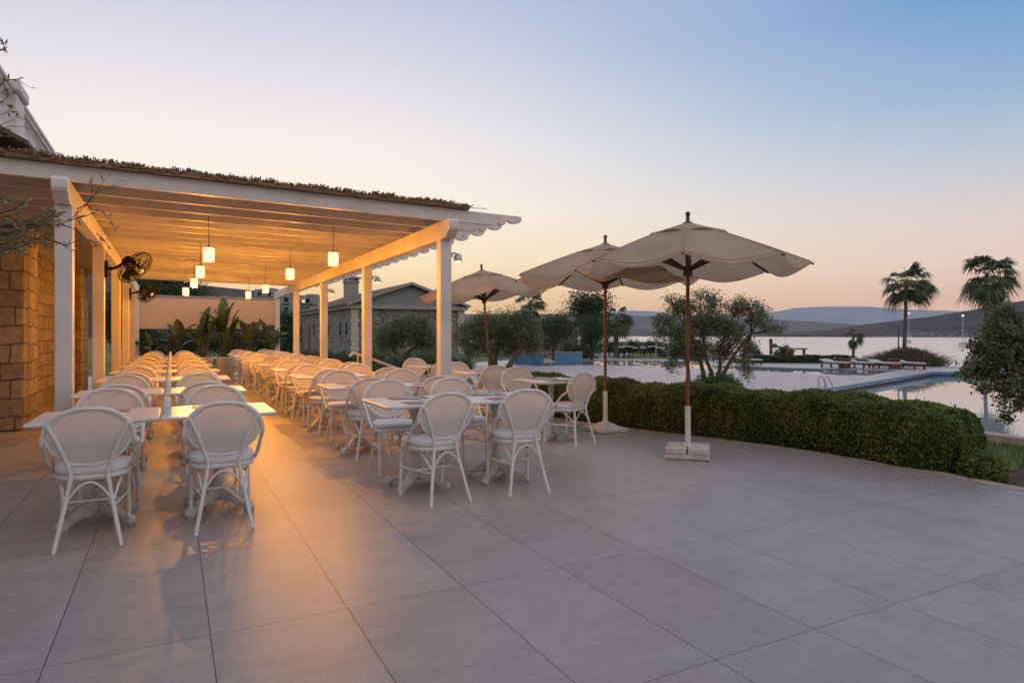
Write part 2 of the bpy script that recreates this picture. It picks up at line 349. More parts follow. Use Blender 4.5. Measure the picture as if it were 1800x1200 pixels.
def leaves(centers, spread, per, size, asp=.42, flat=.5, up=0.0, seed=None):
    """leaf rhombi scattered about cluster centers; spread sigma, size (lo,hi)"""
    c = np.asarray(centers, float); n = len(c)*per
    sp = np.asarray(spread, float) if np.ndim(spread) else spread
    p = np.repeat(c, per, 0) + RNG.normal(0, 1, (n, 3))*sp
    return leafq(p, size, asp, up)
def leafq(p, size, asp=.42, up=0.0):
    n = len(p); d = RNG.normal(0, 1, (n, 3)); d[:, 2] += up; d /= np.linalg.norm(d, axis=1)[:, None]
    e = RNG.normal(0, 1, (n, 3)); e -= d*(e*d).sum(1)[:, None]; e /= np.linalg.norm(e, axis=1)[:, None]
    s = RNG.uniform(size[0], size[1], n)[:, None]
    return np.stack([p-d*s*.5, p+e*s*asp*.5-d*s*.05, p+d*s*.5, p-e*s*asp*.5-d*s*.05], 1)
def in_ell(n, c, rad, shell=.55):
    d = RNG.normal(0, 1, (n, 3)); d /= np.linalg.norm(d, axis=1)[:, None]
    rr = (RNG.uniform(shell**3, 1, n))**(1/3)
    return np.asarray(c) + d*rr[:, None]*np.asarray(rad)

# ================================================================== SETTING
# sea, ground, terrace
mb = MB(); mb.add([(-9000,-9000,-2),(14000,-9000,-2),(14000,14000,-2),(-9000,14000,-2)], [(0,1,2,3)]); struct(mb.build('sea', 'sea'))
shore = [(-400,-60),(60,-60),(52,-20),(44.5,4)] + [tuple(at(px, py, G)[:2]) for px, py in ((1900,640.5),(1740,640.5),(1620,639.5),(1540,631),(1420,626.5),(1300,624),(1180,617),(1060,613))] + [(70,140),(90,240),(160,420),(-400,700)]
edge = [(6.1,-6.0),(6.26,.5),(6.33,2.0),(6.36,2.85),(6.42,3.6),(6.38,4.4),(6.26,5.2),(6.06,6.05),(5.82,6.8),(5.6,7.45),(5.42,8.2),(5.28,8.9),(5.18,9.8),(5.12,10.6)]
floor_poly = [(-9,-6)] + edge + [(5.1,13.2),(3.72,13.2),(3.72,24.9),(-9,24.9)]
mb = MB(); mb.prism(floor_poly, G-.1, 0.0); struct(mb.build('floor', 'floor'))
def offs(path, d):
    out = []
    for i, p in enumerate(path):
        a = Vector(path[max(i-1, 0)]); b = Vector(path[min(i+1, len(path)-1)]); t = (b-a).normalized(); out.append((p[0]+t.y*d, p[1]-t.x*d))
    return out
mb = MB(); e1 = offs(edge, .002); e2 = offs(edge, .15)
mb.prism(e1 + e2[::-1], G-.1, .004); struct(mb.build('terrace_kerb', 'curb'))
mb = MB(); e3 = offs(edge, .152); e4 = offs(edge, 1.12); mb.prism(e3 + e4[::-1], G-.12, -.03); struct(mb.build('planting_bed_ground', 'soil'))
# steps going down beside the pergola
mb = MB()
for k in range(3): mb.box((3.96+.36*k+.0, 13.9, -.08-.16*k-.2), (.355, 1.36, .4-.0*k))
struct(mb.build('garden_steps', 'curb'))
# pool deck, pools
def P(lst, z=G): return [tuple(at(px, py, z)[:2]) for px, py in lst]
strip0 = at(1430, 686, G); apex = at(1641, 653, G); sdir = (Vector(apex[:2])-Vector(strip0[:2])).normalized(); s15 = Vector(strip0[:2]) - sdir*4.0
rp = [(14.2,-30),(13.6,6.3),(13.85,7.2),(14.3,10),(s15.x,s15.y),(apex.x,apex.y)] + P([(1800,656)]) + [(47,4),(50,-30)]
up_near = [(930,643.5),(985,642.5),(1064,641),(1120,643),(1200,647),(1306,650.5),(1400,655),(1475,659),(1527,659.5)]
up_far = [(1577,651),(1480,648.5),(1400,646.5),(1330,644),(1250,641),(1205,634.5),(1120,633),(1024,633.5),(960,637)]
def sheet_with_holes(name, outer, holes, z, depth, mat, sidemat=None):
    cu = bpy.data.curves.new(name, 'CURVE'); cu.dimensions = '2D'; cu.fill_mode = 'FRONT'
    for poly in [outer]+holes:
        sp = cu.splines.new('POLY'); sp.points.add(len(poly)-1)
        for i, p in enumerate(poly): sp.points[i].co = (p[0], p[1], 0, 1)
        sp.use_cyclic_u = True
    cu.extrude = 0; t = bpy.data.objects.new('tmpcurve', cu); COL.objects.link(t)
    dg = bpy.context.evaluated_depsgraph_get(); me = bpy.data.meshes.new_from_object(t.evaluated_get(dg))
    bpy.data.objects.remove(t)
    mbb = MB()
    vs = [(v.co.x, v.co.y, z) for v in me.vertices]; fs = [tuple(p.vertices) for p in me.polygons]
    fs = [f if me.polygons[i].normal.z > 0 else f[::-1] for i, f in enumerate(fs)]
    mbb.add(vs, fs)
    o = mbb.build(name, mat)
    side = MB(); side2 = MB()
    for poly in [outer]+holes:
        n = len(poly); vs = [(p[0], p[1], z) for p in poly]+[(p[0], p[1], z-depth) for p in poly]
        (side2 if poly is outer else side).add(vs, [(i, (i+1) % n, n+(i+1) % n, n+i) for i in range(n)])
    return o, side, side2
gd, side, sideo = sheet_with_holes('ground', shore, [rp[::-1]], G-.14, 2.9, 'lawn'); struct(gd)
o = side.build('ground_edge', 'soil'); struct(o); o = sideo.build('shore_edge', 'soil'); struct(o)
mb = MB(); mb.add([(x, y, G-.24) for x, y in rp], [tuple(range(len(rp)))]); o = mb.build('pool_water', 'pool'); struct(o, 'right hand pool with mirror still water')
upn = P(up_near); upf = P(up_far)
upl = upn + upf
mb = MB(); mb.add([(x, y, G-.018) for x, y in upl], [tuple(range(len(upl)))]); o = mb.build('pool_water', 'pool'); struct(o, 'far pool channel with still water')
deck_outer = [(13.55,-12),(13.9,-30),(58,-30),(51,3)] + P([(1900,643),(1740,644),(1640,645),(1560,639),(1440,637),(1300,634.5),(1180,631.5),(1040,630),(900,632),(800,640)]) + [(9.0,19),(12.4,12.0),(13.3,8.0),(13.28,6.3)]
dk, side, sideo = sheet_with_holes('pool_deck', deck_outer, [rp[::-1], upl[::-1]], G, .26, 'deck'); struct(dk)
o = side.build('pool_deck_edge', 'bluetile'); struct(o); o = sideo.build('pool_deck_kerb', 'curb'); struct(o)
mb = MB(); pth = P([(1900,641),(1650,641.5),(1560,638.2)]) + P([(1560,635),(1640,640.6),(1900,639.6)]); 
mb = MB(); mb.prism([(-30,27.5),(3,27.0),(20,31),(48,60),(46,63),(18,34.5),(2,30.5),(-30,31)], G-.2, G-.08); struct(mb.build('path', 'path'))

# ------------------------------------------------------------------ hills
def hill(name, ridge, d, z0, front, back, mat, rough=6, rows=14, label=None):
    pxs = [p[0] for p in ridge]; ys = [p[1] for p in ridge]; n = 260
    xs = np.linspace(pxs[0], pxs[-1], n); yy = np.interp(xs, pxs, ys)
    vs = []; ph = RNG.uniform(0, 6, 12)
    prof = [(-front, 0.0)] + [(-front*(1-k/(rows-1)), (k/(rows-1))**.75) for k in range(1, rows)] + [(back*.5, .6), (back, 0)]
    for i in range(n):
        top = EYE - (yy[i]-HZ)*d/F
        nz = sum(math.sin(xs[i]*.011*(q+1)*2.1+ph[q])/(q+1.5) for q in range(10))*rough*.25
        for k, (dd, hh) in enumerate(prof):
            d2 = d + dd + (nz*8 if 0 < k < rows-1 else 0); w = math.sin(hh*math.pi)
            z = z0 + (top-z0)*hh + w*rough*math.sin(xs[i]*.05+k*1.3+ph[k % 12])*.8
            if hh == 0: z = z0
            vs.append(wd(d2, (xs[i]-900)/F*d, z))
    m = len(prof); fs = [(i*m+k, (i+1)*m+k, (i+1)*m+k+1, i*m+k+1) for i in range(n-1) for k in range(m-1)]
    mb = MB(); mb.add(vs, fs, True); return struct(mb.build(name, mat), label)
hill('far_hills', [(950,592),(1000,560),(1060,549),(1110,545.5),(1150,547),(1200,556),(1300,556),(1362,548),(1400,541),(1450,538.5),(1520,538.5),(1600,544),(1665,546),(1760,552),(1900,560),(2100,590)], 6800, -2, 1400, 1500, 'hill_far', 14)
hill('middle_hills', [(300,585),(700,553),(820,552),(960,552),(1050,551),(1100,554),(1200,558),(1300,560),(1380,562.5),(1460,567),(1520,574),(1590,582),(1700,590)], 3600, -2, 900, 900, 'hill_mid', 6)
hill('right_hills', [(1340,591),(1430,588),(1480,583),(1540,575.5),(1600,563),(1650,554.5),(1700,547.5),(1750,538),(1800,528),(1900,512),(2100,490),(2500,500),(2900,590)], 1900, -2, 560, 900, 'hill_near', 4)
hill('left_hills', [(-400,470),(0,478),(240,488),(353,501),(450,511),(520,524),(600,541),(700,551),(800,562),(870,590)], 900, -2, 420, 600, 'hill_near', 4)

mb = MB(); vr_ = random.Random(3)
for k in range(70):
    px = vr_.uniform(1585, 1800); d_ = 1900-560+vr_.uniform(10, 60); w_ = vr_.uniform(2, 5); h_ = vr_.uniform(1.2, 3); p_ = wd(d_, (px-900)/F*d_, -2+h_*.5+(d_-1345)*.16)
    mb.box(tuple(p_), (w_, w_, h_+1.5), Matrix.Rotation(-TH+vr_.uniform(-.4,.4), 3, 'Z'))
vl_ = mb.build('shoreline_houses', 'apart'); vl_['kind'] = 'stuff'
# ================================================================== BUILDING ON THE LEFT
bld = thing('stone_building', 'stone walled restaurant building with a white balustraded roof terrace behind the pergola', 'building', (-1.8, 11.1, 0))
def bl(p): return (p[0]+1.8, p[1]-11.1, p[2])
mb = MB(); mb.box(bl((-5.15, 15.2, 2.05)), (5.7, 8.9, 4.5)); mb.build('wall', 'ashlar', bld)
mb = MB(); mb.box(bl((-5.9, 3.2, 1.9)), (4.6, 15.0, 4.2)); mb.build('added_shade_wall', 'ashlar', bld)  # unseen block added off-frame to cut skylight on the left paving
for y0, y1 in ((11.05, 12.1), (17.5, 18.8)):
    mb = MB(); mb.rbox(bl((-2.05, (y0+y1)/2, 1.66)), (.5, y1-y0, 3.3), .03); mb.build('pier', 'ashlar', bld)
mb = MB(); mb.rbox(bl((-2.62, 15.2, 4.44)), (.42, 9.1, .22), .03); mb.rbox(bl((-2.60, 15.2, 4.575)), (.48, 9.2, .08), .02); mb.build('cornice', 'paint', bld)
mb = MB(); mb.box(bl((-5.0, 11.9, 5.0)), (3.6, 3.0, .8)); 
bal = MB(); rx = -2.53
def blb(p): return bl((p[0], p[1], p[2]-.12))
bal.rbox(blb((rx, 15.2, 5.70)), (.24, 9.0, .10), .03); bal.rbox(blb((rx, 15.2, 5.62)), (.18, 9.0, .08), .02); bal.rbox(blb((rx, 15.2, 4.79)), (.26, 9.0, .16), .02)
bal.build('balustrade_rail', 'paint', bld)
prof = [(.055,4.87),(.055,4.93),(.03,4.96),(.07,5.08),(.075,5.15),(.04,5.35),(.028,5.47),(.05,5.52),(.055,5.58)]
for k in range(38):
    y = 10.9+k*.235
    if 13.9 < y < 15.0 or 18.9 < y < 19.8: continue
    bb_ = MB(); bb_.lathe(prof, blb((rx, y, 0)), 10); bb_.build('baluster', 'paint', bld)
for yc in (14.3, 19.35):
    mb = MB(); mb.rbox(blb((rx, yc, 5.2)), (.30, .7, .85), .02); mb.rbox(blb((rx, yc, 5.74)), (.42, .86, .20), .04); mb.build('balustrade_pedestal', 'paint', bld)
# lower tiled canopy seen under the balustrade
mb = MB(); mb.extr([(0,0),(.55,-.30),(.55,-.36),(0,-.08)], bl((-2.34, 14.2, 4.36)), (1,0,0), (0,0,1), (0,1,0), 5.8); mb.build('canopy_roof', 'rooftile', bld)

# ================================================================== PERGOLA
XL, XR, Y1 = -0.97, 3.18, 8.0
SP = 3.82; YP = [Y1+SP*k for k in range(5)]
YE = YP[-1]
zr = lambda x: .016*(XR-x)
perg = thing('pergola', 'white painted timber pergola with reed matting roof over the dining tables', 'pergola', (XL, Y1, 0))
def pg(p): return (p[0]-XL, p[1]-Y1, p[2])
YL = [Y1, 11.5, 14.9, 17.9, 20.7, YE]
for x, ys in ((XL, YL), (XR, YP)):
    for y in ys:
        mb = MB(); mb.rbox(pg((x, y, 1.285+zr(x)/2)), (.155, .155, 2.57+zr(x)), .012)
        mb.build('post', 'paint', perg)
def beam(x, z0, z1, ya, yb):
    mb = MB(); h = z1-z0
    # profiled front tail
    prof = [(ya, z1), (ya-.33, z1), (ya-.36, z1-.03), (ya-.36, z1-.11), (ya-.345, z1-.14), (ya-.30, z1-.15), (ya-.27, z1-.19), (ya-.20, z0+.012), (ya-.15, z0), (ya, z0), (yb, z0), (yb, z1)]
    mb.extr(prof, pg((x, 0, 0)), (0,1,0), (0,0,1), (1,0,0), .13); mb.build('beam', 'paint', perg)
beam(XL, 2.57+zr(XL)+.001, 2.80+zr(XL), Y1, YE+.25); beam(XR, 2.571, 2.80, Y1, YE+.25)
rz0, rh = 2.802, .155
def rafter_prof(x0, x1, h):
    p = [(x0, 0), (x1-.52, 0)]
    # ogee tail: bottom scallop
    for k in range(1, 6): a = k/5*math.pi/2; p.append((x1-.52+.16*math.sin(a), .0 - .0 + .045*(1-math.cos(a))))
    for k in range(0, 7): a = math.pi*k/6; p.append((x1-.30-.055*math.cos(a), .05-.035*math.sin(a)))
    p += [(x1-.22, .07)]
    for k in range(0, 7): a = math.pi*k/6; p.append((x1-.11-.09*math.cos(a), .085-.03*math.sin(a)))
    p += [(x1, .10), (x1, h), (x0, h)]
    return p
k = 0; y = Y1-.12
tilt = Vector((1, 0, -.016)).normalized()
while y < 20.7:
    mb = MB(); pr = rafter_prof(0, 7.3 if 0 else 6.7, rh)
    xs0 = -2.44
    mb.extr(pr, pg((xs0, y, rz0+zr(xs0))), tilt, (0,0,1), (0,1,0), .06 if k else .065)
    mb.build('rafter', 'paint', perg); y += .60; k += 1
# battens + mat
def matz(x): return rz0+rh+zr(x)
mb = MB(); mb.extr([(0,.006),(5.9,.006),(5.9,.034),(0,.034)], pg((-2.44, (Y1-.2+20.75)/2, matz(-2.44))), tilt, (0,0,1), (0,1,0), 20.75-(Y1-.2))
# loose stalk ends along the front and side edges
for i in range(2900):
    x = random.uniform(-2.44, 3.44); hgt = random.uniform(.03, .085)*(.9+.14*math.sin(x*9+math.sin(x*23))); sd = random.gauss(0, .018); fw = random.uniform(.01, .07)
    y0_ = Y1-.2+random.uniform(-.015, .10); z0_ = matz(x)+.015
    rs = random.uniform(.004, .0085)
    mb.tube([pg((x, y0_+.05, z0_)), pg((x+sd, y0_-fw*.5, z0_+hgt*.7)), pg((x+sd*1.3, y0_-fw, z0_+hgt))], [rs, rs, rs*.9], 4, smooth=False)
for i in range(160):
    x = random.uniform(-2.4, 3.2); mb.tube([pg((x, Y1-.22, matz(x)+random.uniform(.0,.05))), pg((x+random.uniform(.15,.5), Y1-.23, matz(x)+random.uniform(.0,.05)))], .005, 4, smooth=False)
for i in range(700):
    y_ = random.uniform(Y1, 20.6); ln = random.uniform(.1, .3); x = 3.40
    mb.tube([pg((x, y_, matz(x)+.03)), pg((x+ln*.4, y_+random.uniform(-.08,.08), matz(x)+.03+random.uniform(-.0,.05)))], [.006,.004], 4, smooth=False)
for i in range(420):
    x = random.uniform(-2.4, 3.3); y_ = random.uniform(Y1, 19.8)
    mb.tube([pg((x, y_, matz(x)+.045)), pg((x+random.uniform(-.1,.1), y_+random.uniform(.3,.9), matz(x)+.05+random.uniform(0,.02)))], .006, 4, smooth=False)
mb.build('reed_mat', 'reed', perg)

# windbreak panel at the far end
mb = MB(); mb.rbox(((XL+XR)/2, YE+.12, 2.02), (XR-XL-.02, .05, .99), .01)
wb = thing('windbreak_panel', 'wide cream windbreak panel hung across the far end of the pergola', 'panel', (XL, YE+.12, 0))
o = mb.build('sheet', 'canvaspanel', wb); o.location = (-XL, -YE-.12, 0)
mb = MB(); mb.rbox(((XL+XR)/2, YE+.12, 2.555), (XR-XL-.02, .08, .07), .01); o = mb.build('top_rail', 'cornice', wb); o.location = (-XL, -YE-.12, 0)

# ------------------------------------------------------------------ pendant lamps
lamp = thing('pendant_lamp', 'x', 'lamp', (0,0,0), 0, 'lit pendant lamps under the pergola roof')
mb = MB(); mb.tube([(0,0,.115),(0,0,.50)], .004, 5); mb.build('cord', 'black', lamp)
mb = MB(); mb.lathe([(.066,-.09),(.07,-.085),(.07,.085),(.066,.09)], (0,0,0), 28); sh = mb.build('lamp_shade', 'lampglow', lamp)
mb = MB(); mb.lathe([(.072,.088),(.072,.098),(.02,.102),(.012,.12)], (0,0,0), 20)
for k in range(8):
    a = k*math.pi/4; mb.tube([(.0715*math.cos(a), .0715*math.sin(a), -.09), (.0715*math.cos(a), .0715*math.sin(a), .09)], .0022, 4)
mb.lathe([(.0725,-.094),(.0725,-.086),(.05,-.088)], (0,0,0), 20)
mb.build('lamp_frame', 'darkwood', lamp)
lp = [(367,447,'left'),(352,477,'left'),(341,497,'left'),(326.5,512,'left'),(586,455,'right'),(510,481,'right'),(467,507,'right'),(436.5,518,'right')]
ords = ['nearest','second','third','farthest']; ords = ords+ords
LW = 86
for i, (px, py, sd) in enumerate(lp):
    d = (2.37-EYE)*F/(HZ-py); p = wd(d, (px-900)/F*d, 2.37)
    lab = '%s glowing pendant lamp of the %s row hanging from the pergola rafters' % (ords[i], sd)
    if i == 0: lamp.location = p; lamp['label'] = lab
    else: dup(lamp, p, .3*i, lab, lamp['group'])
    ld = bpy.data.lights.new('bulb_light', 'POINT'); ld.energy = LW; ld.color = (1, .37, .045); ld.shadow_soft_size = .035
    lo = bpy.data.objects.new('bulb_light', ld); COL.objects.link(lo); lo.location = (p.x, p.y, p.z-.118)

# ------------------------------------------------------------------ fans
def make_fan(loc, axis, mount, label):
    t = thing('wall_fan', label, 'fan', mount, 0, 'black fans fixed to the left pergola posts')
    q = Vector(axis).to_track_quat('Z', 'Y').to_matrix(); c = Vector(loc)-Vector(mount)
    mb = MB(); mb.rbox((.02,0,0), (.04,.09,.26), .01); mb.tube([(.03,0,.0),(.15,0,.03), tuple(c-q@Vector((0,0,.16)))], .022, 8); mb.build('bracket', 'black', t)
    mb = MB(); mb.lathe([(.03,-.20),(.075,-.19),(.085,-.12),(.07,-.04),(.03,-.02)], c, 16, rot=q); mb.build('motor', 'black', t)
    mb = MB()
    for k in range(5):
        a0 = k*2*math.pi/5; pr = []
        for j in range(9):
            a = a0+.8*math.sin(j/8*math.pi*.5); rr = .03+.225*j/8; pr.append((a, rr))
        vs = []; 
        for a, rr in pr: 
            for da, dz in ((-.42, -.02), (.42, .03)): vs.append(c+q@Vector((rr*math.cos(a+da*min(1, rr*6)), rr*math.sin(a+da*min(1, rr*6)), dz)))
        mb.add(vs, [(2*j, 2*j+1, 2*j+3, 2*j+2) for j in range(8)], True)
    mb.build('blades', 'black', t)
    mb = MB()
    for z, rr in ((0,.285),(.05,.268),(-.05,.268),(.08,.19),(-.08,.19),(.095,.10),(-.095,.10)):
        pts = [c+q@Vector((rr*math.cos(a*math.pi/16), rr*math.sin(a*math.pi/16), z)) for a in range(33)]; mb.tube(pts, .0035 if z else .007, 5, cap=False)
    for k in range(40):
        a = k*math.pi/20
        for s_ in (1,-1):
            pts = [c+q@Vector((rr*math.cos(a), rr*math.sin(a), s_*z)) for rr, z in ((.045,.10),(.13,.09),(.21,.07),(.268,.045),(.285,0))]; mb.tube(pts, .0020, 3, cap=False)
    mb.build('cage', 'black', t)
    mb = MB(); mb.lathe([(.045,.095),(.045,.11),(.02,.115)], c, 14, rot=q); mb.build('badge', 'steel', t)
def fan_at(px, py, post_y, zz, label, ax):
    m = Vector((XL+.078, post_y, zz-.03)); u = (px-900)/F
    # centre a little in front of the post
    c = m + Vector((.40, -.05, .04)); d = c.x*SN+c.y*CS
    make_fan(c, ax, m, label)
fan_at(230, 470, YL[1], 2.34, 'large black wall fan on the second left pergola post', (.66,-.30,-.60))
fan_at(250, 512, YL[3], 2.34, 'smaller looking black wall fan on the left post farther back', (.70,-.45,-.50))

# outdoor hooded lamps on the right posts
wl = thing('wall_lamp', 'x', 'lamp', (0,0,0), 0, 'hooded lamps on the outer side of the right pergola posts')
mb = MB(); mb.rbox((.02,0,.03), (.04,.07,.07), .01); mb.tube([(.03,0,.04),(.07,0,.06),(.10,0,.05)], .012, 6); mb.build('bracket', 'steel', wl)
mb = MB(); mb.lathe([(.055,-.05),(.058,.0),(.047,.035),(.025,.05),(.012,.055)], (.12,0,0), 16); mb.build('hood', 'steel', wl)
mb = MB(); mb.lathe([(.02,-.068),(.035,-.06),(.04,-.045)], (.12,0,0), 12); mb.build('bulb', 'smallglow', wl)
for i, y in enumerate(YP[:4]):
    lab = '%s hooded outdoor lamp on the right pergola posts' % ['nearest','second','third','fourth'][i]
    if i == 0: wl.location = (XR+.078, y+.0, 2.35); wl['label'] = lab
    else: dup(wl, (XR+.078, y, 2.35), 0, lab, wl['group'])

# ================================================================== CHAIR
def bez(p0, p1, p2, n=8):
    p0, p1, p2 = map(Vector, (p0, p1, p2)); return [p0*(1-t)**2 + p1*2*t*(1-t) + p2*t*t for t in [i/n for i in range(n+1)]]
def smooth_path(pts, n=5):
    pts = [Vector(p) for p in pts]; out = []
    for i in range(len(pts)-1):
        p0 = pts[max(i-1,0)]; p1 = pts[i]; p2 = pts[i+1]; p3 = pts[min(i+2, len(pts)-1)]
        for k in range(n):
            t = k/n; out.append(.5*((2*p1)+(p2-p0)*t+(2*p0-5*p1+4*p2-p3)*t*t+(3*p1-p0-3*p2+p3)*t*t*t))
    out.append(pts[-1]); return out
def backy(z): return -.205 - (z-.46)*.20           # back plane leans rearwards
def make_chair():
    t = thing('bistro_chair', 'x', 'chair', (0,0,0), 0, 'white bistro chairs set round the dining tables')
    # seat ring + cushion (rounded trapezoid)
    def outline(w, d, n=28):
        o = []
        for k in range(n):
            a = 2*math.pi*k/n; ca, sa = math.cos(a), math.sin(a)
            x = math.copysign(abs(ca)**.62, ca)*w/2; y = math.copysign(abs(sa)**.62, sa)*d/2
            x *= 1+.10*(y/(d/2)); o.append((x, y))
        return o
    def slab(mb, w, d, levels):
        n = 28; vs = []
        for z, s_ in levels: vs += [(x*s_, y*s_, z) for x, y in outline(w, d)]
        m = len(levels); fs = [(i*n+k, i*n+(k+1) % n, (i+1)*n+(k+1) % n, (i+1)*n+k) for i in range(m-1) for k in range(n)]
        fs += [tuple(range(n-1,-1,-1)), tuple(range((m-1)*n, m*n))]; mb.add(vs, fs, True)
    mb = MB(); slab(mb, .43, .42, [(.405,.97),(.412,1.0),(.432,1.0),(.438,.97)]); mb.build('seat_frame', 'chair', t)
    mb = MB(); slab(mb, .425, .415, [(.439,.95),(.446,1.0),(.470,1.0),(.482,.955),(.488,.86),(.490,.4)]); mb.build('seat_cushion', 'cushion', t)
    # outer hoop: from the seat sides up and round
    hp = [(-.226,.045,.425),(-.236,-.06,.50),(-.246,-.16,.60)]
    arc = []
    for k in range(0, 19):
        a = math.pi*(1-k/18); x = .246*math.copysign(abs(math.cos(a))**.85, math.cos(a)); z = .645+.215*math.sin(a)**.9 if math.sin(a) > 0 else .645
        arc.append((x, backy(z), z))
    full = hp + arc + [(-x, y, z) for x, y, z in hp[::-1]]
    mb = MB(); mb.tube(smooth_path(full, 3), .0135, 8); mb.build('back_hoop', 'chair', t)
    # woven panel inside the hoop
    rows = []; zb, zt = .515, .852
    nz = 14; nx = 12; vs = []
    for i in range(nz+1):
        z = zb+(zt-zb)*i/nz
        f = (z-zb)/(zt-zb)
        w = .135+.10*math.sin(min(1, f*1.7)*math.pi/2) if f < .6 else .237*math.sqrt(max(0, 1-((z-.645)/.211)**2))**.95 if z > .645 else .237
        w = min(w, .236)
        if i == 0: w = .10
        if i == 1: w = .135
        if i == 2: w = .16
        for j in range(nx+1):
            u = -1+2*j/nx; vs.append((w*u, backy(z)-.018*(1-u*u)*max(0,math.sin(f*math.pi))**.5, z - (.012*(1-u*u) if i == 0 else 0)))
    fs = [(i*(nx+1)+j, i*(nx+1)+j+1, (i+1)*(nx+1)+j+1, (i+1)*(nx+1)+j) for i in range(nz) for j in range(nx)]
    mb = MB(); mb.add(vs, fs, True); mb.build('backrest', 'weave', t)
    edge_ = [vs[i*(nx+1)] for i in range(nz, -1, -1)] + [vs[j] for j in range(1, nx)] + [vs[i*(nx+1)+nx] for i in range(0, nz+1)]
    mb = MB(); mb.tube(smooth_path(edge_, 2), .0095, 6); mb.build('backrest_rim', 'chair', t)
    # legs
    for s_ in (-1, 1):
        mb = MB(); mb.tube(smooth_path([(s_*.176,-.325,0),(s_*.138,-.275,.20),(s_*.103,-.235,.40),(s_*.101,-.232,.46),(s_*.15,-.262,.62),(s_*.212,-.285,.765)], 5), [.0135]*26, 8); mb.build('leg', 'chair', t)
        mb = MB(); mb.tube([(s_*.195,.185,0),(s_*.185,.165,.42)], .0145, 8); mb.build('leg', 'chair', t)
    # bent cane braces
    mb = MB()
    mb.tube(bez((-.125,-.262,.27), (0,-.25,.53), (.125,-.262,.27), 10), .0075, 6)
    mb.tube(bez((-.187,.172,.30), (0,.18,.48), (.187,.172,.30), 10), .0085, 6)
    for s_ in (-1, 1):
        mb.tube(bez((s_*.13,-.262,.27), (s_*.185,-.05,.52), (s_*.187,.172,.30), 10), .0085, 6)
        mb.tube([(s_*.134,-.268,.245),(s_*.19,.175,.235)], .0075, 6)
    mb.tube([(-.158,-.05,.243),(.158,-.05,.243)], .0075, 6)
    mb.build('brace', 'chair', t)
    return t
chair0 = make_chair(); used_chair = [False]
def place_chair(x, y, rz, label):
    # origin is the seat centre; rear is -Y
    if not used_chair[0]: used_chair[0] = True; chair0.location = (x, y, 0); chair0.rotation_euler = (0,0,rz); chair0['label'] = label; return chair0
    return dup(chair0, (x, y, 0), rz, label)
# ------------------------------------------------------------------ table
def make_table():
    t = thing('cafe_table', 'x', 'table', (0,0,0), 0, 'square pale topped cafe tables with cast pedestal feet')
    mb = MB(); mb.rbox((0,0,.737), (.76,.77,.026), .05, seg=3); mb.build('tabletop', 'tabletop', t)
    mb = MB(); mb.rbox((0,0,.715), (.36,.36,.016), .02)
    mb.lathe([(.05,.10),(.062,.13),(.045,.17),(.05,.20),(.034,.24),(.032,.30),(.045,.33),(.034,.36),(.032,.60),(.044,.63),(.036,.66),(.07,.705)], (0,0,0), 14); mb.build('pedestal', 'iron', t)
    for k in range(4):
        a = math.pi/4+k*math.pi/2; u = Vector((math.cos(a), math.sin(a), 0)); w = Vector((-u.y, u.x, 0))
        pr = [(.02,.20),(.07,.165),(.14,.12),(.20,.085),(.245,.06),(.285,.068),(.31,.045),(.305,.0),(.255,.0),(.24,.03),(.19,.045),(.13,.06),(.09,.045),(.05,.07),(.02,.06)]
        mb = MB(); mb.extr(pr, (0,0,0), u, (0,0,1), w, .05); mb.extr([(.03,.17),(.16,.085),(.22,.055),(.14,.065),(.03,.10)], (0,0,.0), u, (0,0,1), w, .085)
        mb.lathe([(.018,.0),(.032,.012),(.034,.035),(.02,.055)], tuple(u*.29), 10); mb.build('foot', 'iron', t)
    return t
table0 = make_table(); used_table = [False]
def place_table(x, y, rz, label):
    if not used_table[0]: used_table[0] = True; table0.location = (x, y, 0); table0.rotation_euler = (0,0,rz); table0['label'] = label; return
    dup(table0, (x, y, 0), rz, label)
shaker = thing('salt_shaker', 'x', 'shaker', (0,0,0), 0, 'white cylindrical shakers on the left tables')
mb = MB(); mb.lathe([(.028,0),(.030,.004),(.029,.045),(.030,.047)], (0,0,0), 16); mb.build('base', 'ceramic', shaker)
mb = MB(); mb.lathe([(.029,.049),(.027,.10),(.023,.118),(.012,.125)], (0,0,0), 16); mb.build('cap', 'ceramic', shaker)
mat0 = thing('placemat', 'x', 'placemat', (0,0,0), 0, 'dark striped placemats laid on the tables')
mb = MB(); mb.rbox((0,0,.0015), (.36,.22,.003), .01); mb.build('sheet', 'placemat', mat0)
cut0 = thing('cutlery_set', 'x', 'cutlery', (0,0,0), 0, 'knife and fork sets on folded napkins')
mb = MB(); mb.rbox((0,0,.004), (.10,.19,.008), .008); mb.build('napkin', 'cushion', cut0)
mb = MB(); mb.tube([(-.015,-.10,.013),(-.015,0,.014),(-.015,.02,.013),(-.015,.11,.013)], [.004,.003,.005,.0015], 6); mb.build('knife', 'steel', cut0)
mb = MB(); mb.tube([(.018,-.10,.013),(.018,.02,.013),(.018,.05,.014)], [.004,.0025,.003], 6)
for q in (-.006, -.002, .002, .006): mb.tube([(.018,.045,.014),(.018+q*1.4,.065,.013),(.018+q*1.4,.10,.015)], .0012, 4)
mb.build('fork', 'steel', cut0)
first = {'s': True, 'm': True, 'c': True}
def put(kind, root, x, y, z, rz, lab):
    if first[kind]: first[kind] = False; root.location = (x,y,z); root.rotation_euler = (0,0,rz); root['label'] = lab
    else: dup(root, (x,y,z), rz, lab, root['group'])
ORD = ['first','second','third','fourth','fifth','sixth','seventh','eighth','ninth']
TZ = .7505
